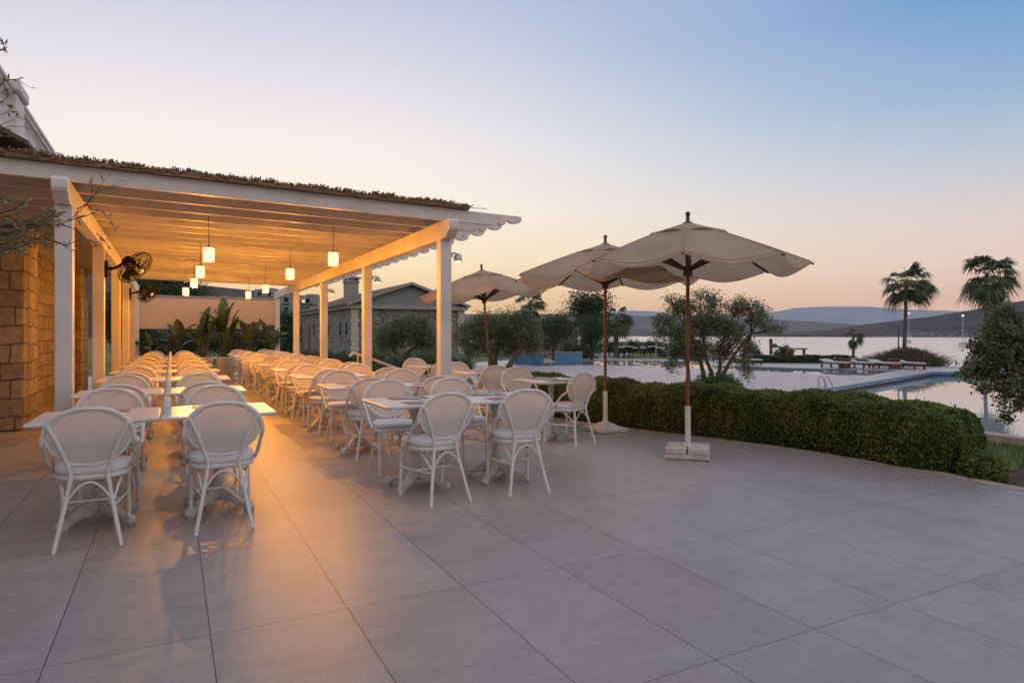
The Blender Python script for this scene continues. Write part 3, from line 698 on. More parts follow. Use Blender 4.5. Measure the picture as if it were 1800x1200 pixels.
cols = [(-.455, 'far left', 5.06, 2.12, 8, 'L'), (.315, 'left inner', 5.06, 2.12, 8, 'L'), (1.88, 'middle', 5.0, 2.02, 9, 'R'), (2.65, 'right inner', 5.0, 2.02, 9, 'R'), (4.28, 'outer right', 6.72, 2.12, 3, 'O')]
rj = random.Random(5)
for ci, (cx, cn, y0, pitch, nr, g) in enumerate(cols):
    for k in range(nr):
        yn = y0 + pitch*k; yc = yn+.385
        jx = rj.uniform(-.02, .02) if k else 0; jr = rj.uniform(-.02, .02) if g != 'L' else 0
        place_table(cx+(jx if g == 'O' else 0), yc, 0, '%s table from the camera in the %s column' % (ORD[k], cn))
        # chair with its back to the camera (nose under the near table edge)
        s_ = 1.0 if g == 'L' else 1.9
        rr = R(rj.uniform(-3, 3))*s_*1.5; dx = rj.uniform(-.022, .022)*s_; dy = rj.uniform(-.03,.03)*s_
        if k == 0: dy = 0; dx = 0; rr = {0: R(0), 1: R(0), 2: R(7), 3: R(-6), 4: R(14)}[ci]
        cyy = yn+.0; 
        if g == 'O': cyy = yn+.02
        place_chair(cx+dx, cyy+dy+(-.0 if k else .0), rr, 'white chair, back to the camera, at the %s table of the %s column' % (ORD[k], cn))
        rr = R(rj.uniform(-3, 3))*s_*1.5; dx = rj.uniform(-.022, .022)*s_; dy = rj.uniform(-.03,.03)*s_
        fy = yn+.77+.30
        place_chair(cx+dx, fy+dy, math.pi+rr, 'white chair facing the camera behind the %s table of the %s column' % (ORD[k], cn))
        if k < 5:
            for sdn, yy_, rz_ in (('near', yn+.17, 0), ('far', yn+.60, math.pi)):
                put('m', mat0, cx, yy_, TZ, rz_, 'dark placemat on the %s side of the %s table in the %s column' % (sdn, ORD[k], cn))
                put('c', cut0, cx+.0, yy_, TZ+.0035, rz_+R(rj.uniform(-10, 10))+(R(35) if g != 'L' else 0), 'cutlery on the %s side of the %s table in the %s column' % (sdn, ORD[k], cn))
        if ci == 1:
            put('s', shaker, -.03+.0, yn+.22, TZ, 0, 'white shaker on the %s table of the left inner column' % ORD[k])
mb = MB(); mb.rbox((0,0,.05),(.09,.05,.10),.006); mb.build('box', 'ceramic', thing('napkin_holder', 'white napkin holder on the nearest outer right table', 'holder', (4.53, 6.80, TZ)))

# ================================================================== UMBRELLAS
def make_umbrella(loc, rz, label, lean=(0,0), base='split', polesplit=.55, ztop=2.66, Rr=1.36):
    t = thing('garden_umbrella', label, 'umbrella', (loc[0], loc[1], 0), rz, 'beige canvas garden umbrellas on wooden poles')
    lx, ly = lean
    def ln(p): return Vector((p[0]+lx*p[2]/2.5, p[1]+ly*p[2]/2.5, p[2]))
    mb = MB(); mb.tube([ln((0,0,polesplit-.02)), ln((0,0,ztop-.12))], .021, 12); mb.build('pole', 'wood', t)
    mb = MB(); mb.tube([ln((0,0,.08)), ln((0,0,polesplit))], .031, 12)
    mb.lathe([(.05,.115),(.045,.14),(.032,.15)], (0,0,0), 12)
    if base == 'split': mb.tube([(.03,0,.38),(.075,0,.38)], .007, 6); mb.tube([(.075,0,.36),(.075,0,.40)], .012, 6)
    mb.build('pole_sleeve', 'paint', t)
    mb = MB(); mb.rbox((0,0,.03), (.46,.46,.05), .01)
    if base == 'split':
        for sx in (-1,1):
            for sy in (-1,1): mb.rbox((sx*.117, sy*.117, .088), (.215,.215,.062), .012)
    else: mb.add([(-.17,-.17,.055),(.17,-.17,.055),(.17,.17,.055),(-.17,.17,.055),(-.06,-.06,.12),(.06,-.06,.12),(.06,.06,.12),(-.06,.06,.12)], [(0,1,5,4),(1,2,6,5),(2,3,7,6),(3,0,4,7),(4,5,6,7)])
    mb.build('base', 'concrete_base', t)
    zc, zr_ = ztop-.14, 2.09+(ztop-2.66)
    # canopy: 8 sectors, rim sags between ribs
    nr_, ns = 10, 9; vs = []; fs = []
    r0 = .30
    def pt(a_i, j, f):
        u = j/ns; a = (a_i+u)*math.pi/4
        rad_chord = math.cos(math.pi/8)/math.cos((u-.5)*math.pi/4)
        rr = (r0+(Rr-r0)*f)*(1 - (1-rad_chord)*1.0)
        sag = math.sin(u*math.pi)
        z = zc-.03-(zc-.03-zr_)*(.10+.90*f)**1.12 + .0
        z -= sag*(.03*f + .06*f**3)
        rr -= sag*.035*f
        return ln((rr*math.cos(a), rr*math.sin(a), z))
    mb = MB()
    for a_i in range(8):
        o = len(mb.v); vs = [pt(a_i, j, i/nr_) for i in range(nr_+1) for j in range(ns+1)]
        fs = [(i*(ns+1)+j, i*(ns+1)+j+1, (i+1)*(ns+1)+j+1, (i+1)*(ns+1)+j) for i in range(nr_) for j in range(ns)]
        mb.add(vs, fs, True)
        mb.tube([pt(a_i, 0, i/nr_)+Vector((0,0,.004)) for i in range(nr_+1)], .005, 4, smooth=False)
        mb.tube([pt(a_i, j, .955)+Vector((0,0,.003)) for j in range(ns+1)], .003, 4, smooth=False)
        # short hanging hem
        hem = [pt(a_i, j, 1) for j in range(ns+1)] + [pt(a_i, j, 1)+Vector((0,0,-.012-.01*math.sin(j/ns*math.pi))) for j in range(ns+1)]
        mb.add(hem, [(j, j+1, ns+2+j, ns+1+j) for j in range(ns)], True)
    mb.build('canopy', 'canvas', t)
    mb = MB()
    for a_i in range(8):
        vs = []
        for i in range(5):
            for j in range(ns+1):
                u = j/ns; a = (a_i+u)*math.pi/4; f = i/4; rr = (.02+.42*f)*(math.cos(math.pi/8)/math.cos((u-.5)*math.pi/4))
                z = zc+.04-.165*f**1.1 + math.sin(u*math.pi)*.045*f*f; vs.append(ln((rr*math.cos(a), rr*math.sin(a), z)))
        mb.add(vs, [(i*(ns+1)+j, i*(ns+1)+j+1, (i+1)*(ns+1)+j+1, (i+1)*(ns+1)+j) for i in range(4) for j in range(ns)], True)
    mb.build('vent_cap', 'canvas', t)
    mb = MB(); tp = ln((0,0,zc+.02)); mb.lathe([(.06,0),(.05,.02),(.022,.03),(.02,.09),(.026,.105),(.027,.125),(.014,.135)], tp, 12); mb.build('finial', 'darkwood', t)
    hub = MB(); hub.lathe([(.045,-.06),(.05,-.03),(.045,.03),(.03,.05)], ln((0,0,2.02)), 10); hub.build('hub', 'darkwood', t)
    for a_i in range(8):
        a = a_i*math.pi/4; ca, sa = math.cos(a), math.sin(a); w = (-sa, ca, 0)
        mb = MB()
        def zz(r): f = (r-r0)/(Rr-r0); return zc-.03-(zc-.03-zr_)*(.10+.90*max(0,f))**1.12 - .022
        mb.tube([ln((.03*ca,.03*sa,zc-.04)), ln((.5*ca,.5*sa,zz(.5))), ln((.9*ca,.9*sa,zz(.9))), ln(((Rr+.02)*ca,(Rr+.02)*sa,zz(Rr)))], .012, 4, smooth=False); mb.build('rib', 'darkwood', t)
        mb = MB(); mb.tube([ln((.04*ca,.04*sa,2.03)), ln((.62*ca,.62*sa,zz(.62)-.015))], .021, 4, smooth=False); mb.build('strut', 'darkwood', t)
    return t
VA = TH  # viewing direction offset so that one rib points at the camera
b1 = at(1209, 802); make_umbrella(b1, -TH-R(15.2)+R(90)-R(2), 'largest beige umbrella, nearest the camera, on a split white base by the hedge', ztop=2.64, Rr=1.235)
b2 = at(1064, 757); make_umbrella(b2, -TH-R(8.1)+R(33), 'middle beige umbrella with a solid low base beside the hedge', base='flat', ztop=2.68, Rr=1.30)
b3 = wd(12.9, (865-900)/F*12.9); u3 = make_umbrella(b3, -TH+R(90)+R(12), 'farthest beige umbrella, its pole slightly tilted, behind the outer tables', lean=(0,0), base='flat', ztop=2.72, Rr=1.28)
tl = Vector((-CS, SN, 0)); u3.rotation_mode = 'QUATERNION'
from mathutils import Quaternion
ax = Vector((SN, CS, 0)); u3.rotation_quaternion = Quaternion(ax, R(-4.5)) @ Quaternion((0,0,1), -TH+R(90)+R(12))

# ================================================================== HEDGE
hp_ = [(6.81,3.48),(6.90,3.95),(6.94,4.4),(6.88,5.1),(6.68,5.95),(6.45,6.75),(6.2,7.5),(6.02,8.25),(5.88,9.0),(5.76,9.8),(5.66,10.5),(5.58,11.1)]
def smooth2(p, n=6): return [(v.x, v.y) for v in smooth_path([(a, b, 0) for a, b in p], n)]
hpath = smooth2(hp_, 6)
def hedge_surface(path, halfw, ztop, zbot, nleaf, leafsz, name, label, mat='hedge', cat='hedge', wob=.085, endr=.4):
    t = MB(); P_ = [Vector((a, b, 0)) for a, b in path]; n = len(P_)
    Ls = [0]
    for i in range(1, n): Ls.append(Ls[-1]+(P_[i]-P_[i-1]).length)
    T = Ls[-1]
    def frame(s):
        i = min(max(np.searchsorted(Ls, s)-1, 0), n-2); u = (s-Ls[i])/(Ls[i+1]-Ls[i]); p = P_[i].lerp(P_[i+1], u); tt = (P_[i+1]-P_[i]).normalized(); return p, tt, Vector((tt.y, -tt.x, 0))
    def prof(th):   # th 0..pi over the top from one foot to the other (superellipse)
        c, s_ = math.cos(th), math.sin(th); return math.copysign(abs(c)**.45, c), abs(s_)**.5
    def surf(s, th, shr=1.0):
        p, tt, w = frame(s); e = min(s, T-s)/endr; k = 1 if e >= 1 else math.sqrt(max(0, 1-(1-e)**2))
        cx, sz = prof(th); ph = math.sin(s*2.3)*.5+math.sin(s*5.1+1)*.3+math.sin(s*9.7+th*3)*.25
        hw = halfw*(.12+.88*k)*(1+wob*ph)*shr; hz = (ztop-zbot)*(.5+.5*k)*(1+wob*.5*math.sin(s*3.7+2)+wob*.35*math.sin(s*11))*shr
        return p + w*(cx*hw) + Vector((0,0,zbot+sz*hz))
    nS, nT = 90, 16; vs = [surf(T*i/nS, math.pi*j/nT, .93) for i in range(nS+1) for j in range(nT+1)]
    fs = [(i*(nT+1)+j, i*(nT+1)+j+1, (i+1)*(nT+1)+j+1, (i+1)*(nT+1)+j) for i in range(nS) for j in range(nT)]
    fs += [tuple(range(nT,-1,-1)), tuple(nS*(nT+1)+j for j in range(nT+1))]
    core = MB(); core.add(vs, fs, True)
    ss = RNG.uniform(0, T, nleaf); th = RNG.uniform(0, math.pi, nleaf); sh = 1-np.abs(RNG.normal(0, .045, nleaf))+.02
    # clumps: brighter shoots stick out
    ph = np.sin(ss*23+th*9)*np.sin(ss*11-th*17)
    sh = sh + .02*ph; idx = RNG.uniform(0,1,nleaf) < .006; sh[idx] += RNG.uniform(.02,.09, idx.sum())
    pts = np.array([surf(a, b, c)[:] for a, b, c in zip(ss, th, sh)])
    ne = nleaf//16
    for e in (0.0, T):
        p, tt, w = frame(min(max(e, .001), T-.001)); sg = -1 if e == 0 else 1
        r1 = RNG.uniform(-1, 1, ne); r2 = RNG.uniform(0, 1, ne)
        q = np.array([(p + w*(a*halfw*.32) + tt*(sg*(.0+.03*random.random())) + Vector((0,0,zbot+b*(ztop-zbot)*.6)))[:] for a, b in zip(r1, r2)]); pts = np.vstack([pts, q])
    q = leafq(pts, leafsz, .55, .35)
    root = thing(name, label, cat, (P_[0].x, P_[0].y, 0)); 
    o = quads('foliage', q, mat, root); o.location = (-P_[0].x, -P_[0].y, 0)
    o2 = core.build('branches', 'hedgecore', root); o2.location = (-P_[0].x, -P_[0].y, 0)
    return root
hedge_surface(hpath, .47, .615, -.03, 110000, (.022,.045), 'clipped_hedge', 'long clipped green hedge curving along the edge of the terrace', endr=.62)
pts = []
for k in range(420):
    s_ = random.uniform(0, .97)*(len(edge)-6)+3; i = int(s_); e0 = Vector(edge[i]).lerp(Vector(edge[min(i+1, len(edge)-1)]), s_-i)
    o_ = random.triangular(-.5, .5, .2); pts.append((e0.x+o_, e0.y, .008 if o_ < .15 else -.02))
q_ = leafq(np.array(pts), (.018,.04), .5); q_[:, :, 2] = q_[:, :, 2]*.25+np.array([p[2] for p in pts])[:, None]*.75+.003
fl_ = quads('fallen_leaves', q_, 'hedge'); fl_['kind'] = 'stuff'
gn = 26000; gp = np.stack([RNG.uniform(7.0, 13.2, gn), RNG.uniform(2.2, 9.5, gn), np.full(gn, G-.13)], 1)
gp = gp[(gp[:,0]-6.4)**2 > .8]; gn = len(gp); ga = RNG.uniform(0, 6.28, gn); gw = np.stack([np.cos(ga), np.sin(ga), np.zeros(gn)], 1)*.006
gt = np.stack([RNG.normal(0,.02,gn), RNG.normal(0,.02,gn), RNG.uniform(.03,.08,gn)], 1)
gr_ = quads('grass', np.stack([gp-gw, gp+gw, gp+gt+gw*.2, gp+gt-gw*.2], 1), 'shrub'); gr_['kind'] = 'stuff'
# low loose bush at the hedge end
def bush(name, c, rad, nl, sz, mat, label, cat='bush', dens=.55, core=True, group=None):
    root = thing(name, label, cat, (c[0], c[1], c[2]), 0, group)
    ncl = max(8, nl//30); cc = in_ell(ncl, (0,0,rad[2]*.6), rad, .5); cc[:, 2] = np.abs(cc[:, 2])
    q = leaves(cc, min(rad)*.16, 30, sz, .5, up=.4)
    quads('foliage', q, mat, root)
    if core:
        mb = MB(); mb.lathe([(rad[0]*.5*math.cos(a), rad[2]*(.55+.75*math.sin(a))) for a in [R(-60),R(-20),R(20),R(50),R(80)]], (0,0,0), 12)
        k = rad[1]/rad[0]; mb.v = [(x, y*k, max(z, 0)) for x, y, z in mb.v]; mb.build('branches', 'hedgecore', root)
    return root
pb = at(1752, 842, 0); bush('low_bush', (pb.x+.02, pb.y+.12, -.1), (.17,.22,.20), 4500, (.02,.045), 'hedge', 'small loose green bush at the right end of the clipped hedge')

# ================================================================== TREES
def tree(name, label, base, blobs, nclus, per, lsz, mat, trunks, cat='tree', spread=.12, tr=.09, group=None, asp=.38, shell=.35, bark='bark', up=0):
    """blobs: list of (offset xyz, radii) relative to base; trunks: list of paths relative to base"""
    root = thing(name, label, cat, base, 0, group)
    tot = sum(b[1][0]*b[1][1]*b[1][2] for b in blobs); Q = []; cl = []
    for off, rad in blobs:
        n = max(6, int(nclus*rad[0]*rad[1]*rad[2]/tot)); c = in_ell(n, off, rad, shell); cl.append(c)
    c = np.vstack(cl); quads('crown', leaves(c, spread, per, lsz, asp, up=up), mat, root)
    mb = MB()
    tips = []
    for path in trunks:
        sp = smooth_path(path, 4); m = len(sp); mb.tube([Vector(p) for p in sp], [tr*(1.25-.75*i/(m-1)) for i in range(m)], 8); tips.append((Vector(path[-1]), Vector(path[-2])))
    for off, rad in blobs:   # limbs
        tp = min(tips, key=lambda q: (q[0]-Vector(off)).length)[0]
        mb.tube(smooth_path([tp-(Vector(off)-tp)*.05, tp.lerp(Vector(off), .5)+Vector((0,0,-.05)), Vector(off)], 3), [tr*.5]*3+[tr*.35]*3+[tr*.15], 6)
        for q in range(7):
            e = Vector(off)+Vector(in_ell(1, (0,0,0), rad, .7)[0]); s0 = tp.lerp(Vector(off), random.uniform(.4, 1))
            mb.tube([s0, s0.lerp(e, .5)+Vector((0,0,.04)), e], [tr*.22, tr*.14, tr*.05], 5)
    mb.build('trunk', bark, root); return root
def V3(x, y, z): return (x, y, z)
def vr(r, d, z): v = wd(d, r); return (v.x, v.y, z)     # offset given as right, deep, up
# big multi-stemmed tree behind the hedge (d = 20)
bt = at(1252, 684, G); bt.z = G-.1
S = (at(1252,684,G)-Vector((0,0,0))).length/F
k_ = 19.1*1.09/F*1.0
D9 = (EYE-G)*F/(684-HZ); U = D9/F
def bo(px, py, dd=0): return vr((px-1252)*U, dd, (684-py)*U)
def br_(a, b, c=None): return (a*U, (c or a)*U, b*U)
blobs9 = [(bo(1170,556),br_(20,14)),(bo(1160,578,.2),br_(14,11)),(bo(1205,535,.3),br_(24,17)),(bo(1192,585,-.3),br_(26,20)),(bo(1238,560,-.2),br_(30,26)),(bo(1255,524,.2),br_(20,13)),(bo(1302,536,.3),br_(24,15)),(bo(1283,575,0),br_(26,20)),(bo(1328,556,-.3),br_(22,13)),(bo(1360,573,0),br_(22,8)),(bo(1225,610,0),br_(28,20)),(bo(1275,610,.3),br_(24,16)),(bo(1190,615,.1),br_(16,14)),(bo(1303,632,-.2),br_(11,18)),(bo(1230,512,0),br_(14,7)),(bo(1322,528,0),br_(14,8)),(bo(1180,522,0),br_(9,8)),(bo(1342,540,0),br_(10,6)),(bo(1312,598,0),br_(16,10)),(bo(1180,640,0),br_(9,14)),(bo(1310,655,-.2),br_(6,10))]
tree('multi_stem_tree', 'bushy multi stemmed tree standing behind the hedge by the pool', bt, blobs9, 820, 32, (.06,.115), 'olive',
     [[bo(1238,684),bo(1236,650),bo(1225,610),bo(1205,570)],[bo(1250,684),bo(1252,655),bo(1240,620),bo(1235,570)],[bo(1255,684),bo(1264,650),bo(1268,615),bo(1275,575)],[bo(1262,684),bo(1268,660),bo(1290,620),bo(1320,580)],[bo(1210,684,.3),bo(1214,650,.3),bo(1205,620,.2),bo(1185,580)]], tr=.07, spread=.10, shell=.2)
sb = at(1262, 686, G); bush('low_shrub', (sb.x, sb.y, G-.1), (.9,.7,.42), 7000, (.04,.08), 'shrub', 'low green shrub at the foot of the multi stemmed tree')
# right edge tree
D10 = 11.5; U10 = D10/F
ct = wd(D10, (1850-900)*U10); zb = G-.14
def bo2(px, py, dd=0): return vr((px-1850)*U10, dd, EYE-(py-HZ)*U10-zb)
def b2r(a, b): return (a*U10, a*U10, b*U10)
blobs10 = [(bo2(1765,585),b2r(34,28)),(bo2(1738,622),b2r(36,22)),(bo2(1785,560,.2),b2r(24,18)),(bo2(1740,655,.2),b2r(34,16)),(bo2(1790,628,.3),b2r(34,34)),(bo2(1712,642),b2r(20,11)),(bo2(1785,678),b2r(30,16)),(bo2(1765,700),b2r(13,14)),(bo2(1774,728),b2r(7,14)),(bo2(1840,600,.3),b2r(40,50)),(bo2(1860,670,.3),b2r(40,40)),(bo2(1716,606),b2r(12,12)),(bo2(1752,550),b2r(10,12)),(bo2(1770,540),b2r(6,8)),(bo2(1700,658),b2r(10,7)),(bo2(1730,682),b2r(9,10)),(bo2(1800,705),b2r(18,16))]
tree('broadleaf_tree', 'dense dark tree cut by the right edge of the picture', (ct.x, ct.y, zb), blobs10, 620, 24, (.05,.10), 'olive',
     [[(0,0,0),(.05,.03,.6),(.0,.05,1.1)],[(.1,.1,0),(.2,.1,.7),(.3,.2,1.3)]], tr=.06, spread=.055, shell=.1, asp=.5)

# olives and small trees in the garden (px, base y, list of crown blobs in px)
def gtree(name, label, px, pyb, crown, mat, lsz, nclus, per, stems, tr=.1, spread=.13, cat='tree', grp=None, asp=.38):
    d = (EYE-G+.14)*F/(pyb-HZ); u = d/F; b = wd(d, (px-900)*u, G-.14)
    o = lambda x, y, dd=0: vr((x-px)*u, dd, (pyb-y)*u)
    blobs = [(o(x, y, random.uniform(-.4,.4)), (a*u, a*u, c*u)) for x, y, a, c in crown]
    trunks = [[o(*p) for p in st] for st in stems]
    tree(name, label, b, blobs, nclus, per, lsz, mat, trunks, tr=tr, spread=spread, group=grp, asp=asp, cat=cat)
gtree('olive_tree', 'olive tree with a forked trunk in front of the stone house', 702, 646, [(690,590,28,24),(720,580,30,22),(745,595,22,20),(670,600,16,18),(735,570,20,14),(755,600,14,22)], 'olive', (.10,.18), 420, 32, [[(700,646),(698,628),(688,608)],[(702,646),(712,625),(735,606)]], tr=.17, spread=.22)
gtree('olive_tree', 'wide olive tree right of the nearest pergola post', 868, 650, [(830,590,32,24),(870,580,34,26),(905,592,34,26),(855,565,24,16),(890,560,20,14),(830,612,22,16),(880,612,30,14)], 'olive', (.09,.16), 620, 32, [[(865,650),(862,630),(850,608)],[(870,650),(872,625),(880,600)]], tr=.13, spread=.20)
gtree('olive_tree', 'olive tree with a leaning trunk beside the blue wall', 892, 652, [(925,575,24,20),(935,600,22,20),(905,565,18,14),(920,552,14,8)], 'olive', (.09,.15), 300, 32, [[(890,652),(902,632),(918,610)]], tr=.16, spread=.18)
gtree('plum_tree', 'small dark leaved tree in front of the low stone building', 972, 637, [(965,570,20,16),(985,565,18,14),(975,590,24,16),(955,585,12,12),(995,585,12,14)], 'darkleaf', (.10,.18), 300, 26, [[(972,637),(972,615),(970,590)],[(972,637),(975,618),(985,595)]], tr=.09, spread=.25)
gtree('round_tree', 'rounded dark tree just left of the middle umbrella pole', 1040, 636, [(1035,580,22,24),(1050,590,20,24),(1030,605,16,14)], 'darkleaf', (.10,.18), 340, 28, [[(1040,636),(1040,620),(1038,600)]], tr=.12, spread=.25)
gtree('spreading_tree', 'tall spreading tree rising above the low stone building', 1040, 627, [(1022,528,16,10),(1040,540,26,14),(1015,545,14,12),(1055,530,14,10),(1040,560,20,10)], 'darkleaf', (.18,.34), 230, 26, [[(1040,627),(1040,600),(1035,560)]], tr=.2, spread=.45)
gtree('dark_tree', 'dark tree beyond the gap between the two farthest right posts', 503, 632, [(502,590,14,28),(500,565,12,12),(510,600,12,20)], 'darkleaf', (.15,.3), 240, 28, [[(503,632),(503,605)]], tr=.2, spread=.4)
gtree('dark_tree', 'large dark tree rising behind the left end of the windbreak panel', 300, 640, [(250,505,28,16),(285,500,28,16),(322,508,22,10),(350,514,14,6),(240,540,20,30),(210,560,30,50),(300,520,60,14)], 'darkleaf', (.14,.28), 900, 26, [[(300,640),(300,580),(290,520)],[(300,640),(260,580),(240,540)],[(300,640),(330,580),(330,520)]], tr=.16, spread=.35)
for i, (px, pyb, cr) in enumerate([(265,640,[(260,605,26,22),(250,590,16,12)]),(330,640,[(320,605,28,18),(345,595,22,16)]),(400,638,[(395,605,28,16),(420,600,20,16)]),(462,636,[(462,602,22,20),(480,595,12,12)])]):
    gtree('garden_shrub', ['dark shrub left of','dark shrub just behind','dark shrub behind the middle of','dark shrub right of'][i]+' the potted banana plants', px, pyb, cr, 'darkleaf', (.10,.2), 260, 26, [[(px,pyb),(px,pyb-16)]], tr=.06, spread=.3, cat='shrub')
for i, (px, py, rx_, rz_) in enumerate([(660,650,1.6,.7),(745,652,1.5,.75),(700,655,1.3,.55),(800,652,1.1,.5),(590,640,2.4,.6),(545,636,2.6,.6)]):
    p = at(px, py, G); bush('garden_bush', (p.x, p.y, G-.14), (rx_, rx_, rz_), 5200, (.06,.13), 'shrub' if i < 4 else 'darkleaf', ['low bush at the left foot of the forked olive','rounded bush right of the forked olive','small bush under the forked olive','bush behind the nearest right post','low bushes along the stone house wall','low bush at the far corner of the stone house'][i])

# ------------------------------------------------------------------ palms
def palm(name, label, px, pyb, pyc, rad_px, seed, lean=0, dz=G-.14, nf=38, d=None, wind=.35, tr=.125, cat='palm tree'):
    rnd = random.Random(seed); d = d or (EYE-dz)*F/(pyb-HZ); u = d/F; b = wd(d, (px-900)*u, dz)
    H_ = EYE-(pyc-HZ)*u-dz; Rr = rad_px*u
    root = thing(name, label, cat, b); right = Vector((CS, -SN, 0))
    top = right*(lean*u) + Vector((0,0,H_)); mb = MB()
    mb.tube(smooth_path([(0,0,0), tuple(top*.3-right*.0), tuple(top*.65+right*.02), tuple(top)], 6), [tr*(1.15-.35*i/18) for i in range(19)], 10); mb.build('trunk', 'palmbark', root)
    Q = []; st = MB()
    for k in range(nf):
        az = rnd.uniform(0, 2*math.pi); el = math.asin(max(-.99, min(.99, rnd.uniform(-1.05, .99)))); ln_ = Rr*rnd.uniform(.42,.58)
        dv = Vector((math.cos(az)*math.cos(el), math.sin(az)*math.cos(el), math.sin(el))) + right*wind*.5; dv.normalize()
        p1 = top + dv*ln_ ; st.tube([top, top+dv*ln_*.5+Vector((0,0,.02)), p1], [.02,.014,.012], 4)
        side_ = dv.cross(Vector((0,0,1)));  side_ = side_.normalized() if side_.length > .1 else right
        upv = side_.cross(dv).normalized(); fl = Rr*rnd.uniform(.5,.72)
        for q in range(22):
            a = R(-85+170*q/21); bd = (dv*math.cos(a)+side_*math.sin(a)*.9).normalized()
            prev = p1; L_ = fl*(.75+.25*math.cos(a)); w = upv.cross(bd).normalized()*L_*.045
            droop = .35+.55*rnd.random()
            m1 = p1+bd*L_*.5+Vector((0,0,-droop*.18*L_))+right*wind*.05; e = p1+bd*L_*.85+Vector((0,0,-droop*L_*.85))+right*wind*.12*L_
            Q.append([p1-w*.4, p1+w*.4, m1+w, m1-w]); Q.append([m1-w, m1+w, e+w*.15, e-w*.15])
    q = np.array([[v[:] for v in f] for f in Q]); quads('crown', q, 'palm', root, None)
    st.build('frond_stalks', 'palm', root)
    # dead skirt
    return root
palm('tall_palm', 'windblown palm standing behind the reed clump on the shore', 1589, 637, 497, 46, 3, lean=4)
palm('tall_palm', 'tallest palm at the far right behind the dense tree', 1731, 637, 484, 52, 5, lean=3)
palm('small_palm', 'short young palm behind the dark hedge near the sea', 1500, 633, 590, 19, 8, nf=20, tr=.10)
palm('garden_palm', 'palm crown showing between the two nearer umbrellas', 1083, 626, 560, 34, 9, d=57, nf=40, tr=.2)
palm('garden_palm', 'palm crown showing just under the right side of the farthest umbrella', 932, 628, 533, 34, 10, d=58, nf=26, tr=.2)
# bare palm stump by the little frame
p = at(1355, 630, G); t = thing('palm_stump', 'bare short palm trunk left of the low wooden frame', 'tree', p); mb = MB(); mb.tube([(0,0,-.1),(.02,0,.7),(0,0,1.55)], [.14,.12,.13], 8); mb.build('trunk', 'palmbark', t)
Q = leafq(in_ell(60, (.45,0,1.0), (.2,.2,.2), .1), (.15,.3), .3); quads('crown', Q, 'darkleaf', t)

# reeds on the shore
p = at(1592, 642, G); root = thing('reed_clump', 'feathery clump of tall reeds around the foot of the shore palm', 'reeds', (p.x, p.y, G-.14))
Q = []
for k in range(5200):
    bx = random.gauss(0, .75); by = random.gauss(0, .45); h = random.uniform(.7, 1.35)*max(.45, 1-abs(bx)*.28); a = random.uniform(0, 6.28); l_ = random.uniform(.1, .6)
    b0 = Vector((bx*CS+by*SN, -bx*SN+by*CS, 0)); e = b0+Vector((math.cos(a)*l_+.15+bx*.5*CS, math.sin(a)*l_-bx*.5*SN, h)); m_ = b0.lerp(e, .5)+Vector((0,0,.15)); w = Vector((CS,-SN,0))*.014
    Q.append([(b0-w)[:],(b0+w)[:],(m_+w)[:],(m_-w)[:]]); Q.append([(m_-w)[:],(m_+w)[:],(e+w*.2)[:],(e-w*.2)[:]])
quads('blades', np.array(Q), 'reedgrass', root)
# far clipped hedge by the sea
hpx = [at(px, py, G) for px, py in ((1292,637),(1340,637),(1400,637.5),(1460,637.8),(1508,638))]
hedge_surface([(v.x, v.y) for v in hpx], .7, G+.50, G-.1, 9000, (.06,.12), 'seaside_hedge', 'low dark clipped hedge behind the loungers', 'darkleaf', endr=.6)
p = at(1318, 632, G); bush('garden_bush', (p.x, p.y, G), (1.0,.6,.75), 3000, (.08,.15), 'shrub', 'bright green bush left of the bare palm trunk by the sea')
p = at(1378, 632, G); bush('garden_bush', (p.x, p.y, G), (.8,.6,.7), 2600, (.08,.15), 'shrub', 'green bush between bare palm trunk and wooden frame')
# low wooden frame
p = at(1398, 634, G); t = thing('wooden_frame', 'low wooden pergola frame standing by the sea', 'frame', p); u = 47/F
e = Vector((CS,-SN,0)); 
for s_ in (-15*u*1.0, 15*u): 
    mb = MB(); mb.box(tuple(e*s_+Vector((0,0,.36))), (.14,.14,.9)); mb.build('post', 'wood', t)
mb = MB(); q = Matrix.Rotation(-TH, 3, 'Z'); mb.box((0,0,.86), (36*u+.2,.14,.10), q.to_3x3()); mb.build('beam', 'wood', t)

# ------------------------------------------------------------------ stone house
HX0, HX1, HY0, HY1 = 15.4, 27.1, 62.7, 90.0
hs = thing('stone_house', 'single storey rubble stone house with a low gable and a chimney', 'house', (HX0, HY0, G-.14))
hz0 = -(G-.14)
def hh(x, y, z): return (x-HX0, y-HY0, z+hz0)
mb = MB(); cx, cy = (HX0+HX1)/2, (HY0+HY1)/2
mb.box(hh(cx, cy, 1.65), (HX1-HX0, HY1-HY0, 4.6)); o = mb.build('wall', 'rubble', hs)
mb = MB()
for xx in (HX0+.28, HX1-.28):
    for k in range(10): mb.box(hh(xx, HY0-.02, -.4+k*.46), (.62+.16*(k % 2), .12, .43))
mb.build('quoins', 'plaster', hs)
mb = MB(); mb.box(hh(cx, HY0-.09, 4.12), (HX1-HX0+.7, .6, .34)); mb.box(hh(HX0-.14, cy, 4.13), (.5, HY1-HY0, .33)); mb.box(hh(HX1+.14, cy, 4.13), (.5, HY1-HY0, .33)); mb.build('cornice', 'cornice', hs)
apz = 6.45
mb = MB(); mb.extr([(HX0-.1,4.3),(HX1+.1,4.3),(cx,apz-.12)], hh(0, HY0+.1, 0), (1,0,0), (0,0,1), (0,1,0), .2); mb.build('gable', 'gableplaster', hs)
